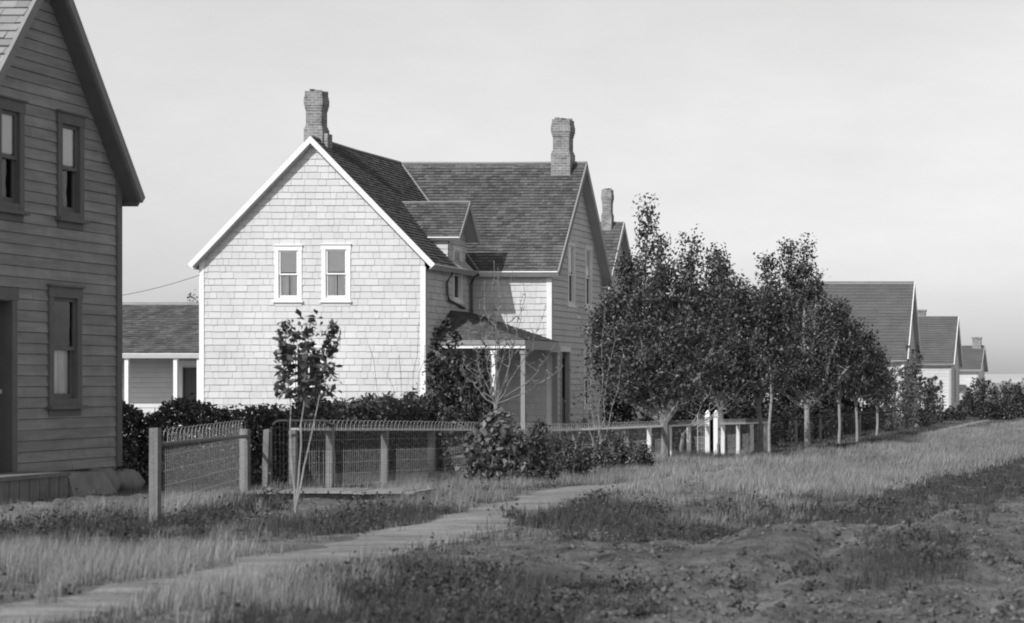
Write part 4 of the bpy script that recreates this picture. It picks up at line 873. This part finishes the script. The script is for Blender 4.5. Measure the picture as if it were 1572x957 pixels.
def scatter(n, y0, y1, margin=1.15, pw=1.6):
    u = rng.random(n); Y = (y0**(2-pw)+(y1**(2-pw)-y0**(2-pw))*u)**(1/(2-pw)) if pw != 2 else y0*(y1/y0)**u
    lx = (-120-VX)/FPX; rx = (1720-VX)/FPX; X = (lx+(rx-lx)*rng.random(n))*Y; return X, Y
def blades(X, Y, h, w, lean=.35, wind=.12):
    n = len(X); Z = ground_z(X, Y)-.01; a = rng.uniform(0, 2*np.pi, n); l = rng.uniform(.0, lean, n)*h
    dx = np.cos(a)*l+wind*h; dy = np.sin(a)*l; b = rng.uniform(0, np.pi, n); sx = np.cos(b)*w*.5; sy = np.sin(b)*w*.5
    p0 = np.stack([X-sx, Y-sy, Z], 1); p1 = np.stack([X+sx, Y+sy, Z], 1); mx = X+dx*.35; my = Y+dy*.35; mz = Z+h*.58
    p2 = np.stack([mx-sx*.8, my-sy*.8, mz], 1); p3 = np.stack([mx+sx*.8, my+sy*.8, mz], 1); p4 = np.stack([X+dx, Y+dy, Z+h], 1)
    V = np.stack([p0, p1, p3, p2, p4], 1).reshape(-1, 3); i = np.arange(n)*5
    return V, np.concatenate([np.stack([i, i+1, i+2], 1), np.stack([i, i+2, i+3], 1), np.stack([i+3, i+2, i+4], 1)])
def any_in(zs, X, Y, jit=.25):
    r = np.zeros(X.shape, bool); jx = (fbm(X*2.2, Y*1.2, 3, 71)-.5)*jit*2.4; jy = (fbm(X*1.2+9, Y*.8, 3, 72)-.5)*jit*7
    for z in zs: r |= inside(z, X+jx, Y+jy)
    return r
def offwalk(X, Y, m=.0): return np.abs(X-walk_x(Y)) > walk_w(Y)+m-.1+(fbm(X*3, Y*2, 3, 8)-.5)*.75
X, Y = scatter(2200000, 12, 150, pw=1.3)
patch = fbm(X*1.1, Y*.6, 4, 51); fine = fbm(X*5, Y*3, 3, 52)
k = any_in(DRY, X, Y, .7) & offwalk(X, Y) & (patch+fine*.5 > .68+rng.uniform(-.18, .16, len(X))) & (Y > 11)
k &= (~any_in(BARE, X, Y, .15)) | (rng.random(len(X)) < .04)
X, Y, p2 = X[k], Y[k], patch[k]
h = (.03+.19*p2)*rng.uniform(.55, 1.5, len(X))*np.interp(Y, [12, 20, 60, 150], [1.05, 1., 1., 1.15])*np.where(Y > 45, 1.25, 1)
V, T_ = blades(X, Y, h, np.interp(Y, [12, 25, 60, 150], [.0032, .0042, .010, .026])*rng.uniform(.6, 1.3, len(X)))
g = fast('grass', V, T_, 'grass'); tag(g, 'pale dry uncut grass along both sides of the footpath', 'grass', kind='stuff'); print('dry', len(X))
# green grass in and around weeds, sparse tufts everywhere
X, Y = scatter(1500000, 11.5, 150, pw=1.3)
patch = fbm(X*1.3, Y*.8, 4, 61); fine = fbm(X*6, Y*4, 3, 62)
wz_ = any_in(WEED, X, Y, .8); yd = inside(YARD, X, Y); dz = any_in(DRY, X, Y); road = X > -5.4
dens = np.where(wz_, .75, np.where(yd, .6, np.where(dz, .14, np.where(road, .05, .2))))
dens = np.where(any_in(BARE, X, Y, .15), .05, dens)
k = (rng.random(len(X)) < dens*np.clip((patch+fine*.6-.52)*5, 0, 1)) & offwalk(X, Y, .0)
X, Y, w2 = X[k], Y[k], wz_[k]
h = np.where(w2, .12, .06)*rng.uniform(.4, 1.5, len(X))*np.where(X > -5.2, .7, 1); h = np.where(inside(YARD, X, Y), h*1.6, h)
V, T_ = blades(X, Y, h, np.interp(Y, [12, 25, 60, 150], [.0042, .006, .014, .036])*rng.uniform(.6, 1.4, len(X)), .7, .05)
g = fast('green_grass', V, T_, 'weed'); tag(g, 'short dark green grass in the yard and on the verge', 'grass', kind='stuff'); print('green', len(X))
# broad-leaved weeds: low clumps
X, Y = scatter(9000, 12, 110, pw=1.5); k = (any_in(WEED, X, Y, .8) | (rng.random(len(X)) < .06)) & offwalk(X, Y, .05) & (fbm(X*1.6, Y, 3, 81) > .46); X, Y = X[k], Y[k]
cn = len(X); per = 26; CX = np.repeat(X, per); CY = np.repeat(Y, per); n = len(CX); sz = np.repeat(rng.uniform(.4, 1.2, cn), per)*np.where(CX > -5.2, .7, 1)
px_ = CX+rng.normal(size=n)*.09*sz; py_ = CY+rng.normal(size=n)*.09*sz; pz_ = ground_z(px_, py_)+np.abs(rng.normal(size=n))*.085*sz+.01
V, T_ = leaf_mesh(np.stack([px_, py_, pz_], 1), .042*np.interp(CY, [12, 30, 110], [.8, 1.1, 2.2])[:, None], rng) if False else leaf_mesh(np.stack([px_, py_, pz_], 1), .042, rng)
g = fast('weeds', V, T_, 'weed'); tag(g, 'dark broad-leaved weeds in low patches beside the path and road', 'weeds', kind='stuff'); print('weeds', cn)
# clods of earth and small stones on the wagon road
X, Y = scatter(110000, 12, 70, pw=1.4); k = offwalk(X, Y, .1) & ((X > -5.6) | (rng.random(len(X)) < .12)) & (fbm(X*.9, Y*.6, 3, 91)+rng.uniform(-.2, .2, len(X)) > .46); X, Y = X[k], Y[k]
n = len(X); oc = np.array([(1, 0, 0), (0, 1, 0), (-1, 0, 0), (0, -1, 0), (0, 0, 1), (0, 0, -1)], float); s = (.008+.035*rng.random(n)**7)[:, None, None]
R_ = oc[None]*s*rng.uniform(.6, 1.3, (n, 6, 1)); R_ += rng.normal(size=(n, 6, 3))*s*.25; R_[:, :, 2] *= .8
V = (np.stack([X, Y, ground_z(X, Y)+.004], 1)[:, None, :]+R_).reshape(-1, 3); i = (np.arange(n)*6)[:, None, None]
F = np.array([(0, 1, 4), (1, 2, 4), (2, 3, 4), (3, 0, 4), (1, 0, 5), (2, 1, 5), (3, 2, 5), (0, 3, 5)])[None]
g = fast('soil_clods', V, (i+F).reshape(-1, 3), 'clod'); tag(g, 'loose clods of earth and pebbles scattered over the wagon road', 'soil', kind='stuff'); print('clods', n)
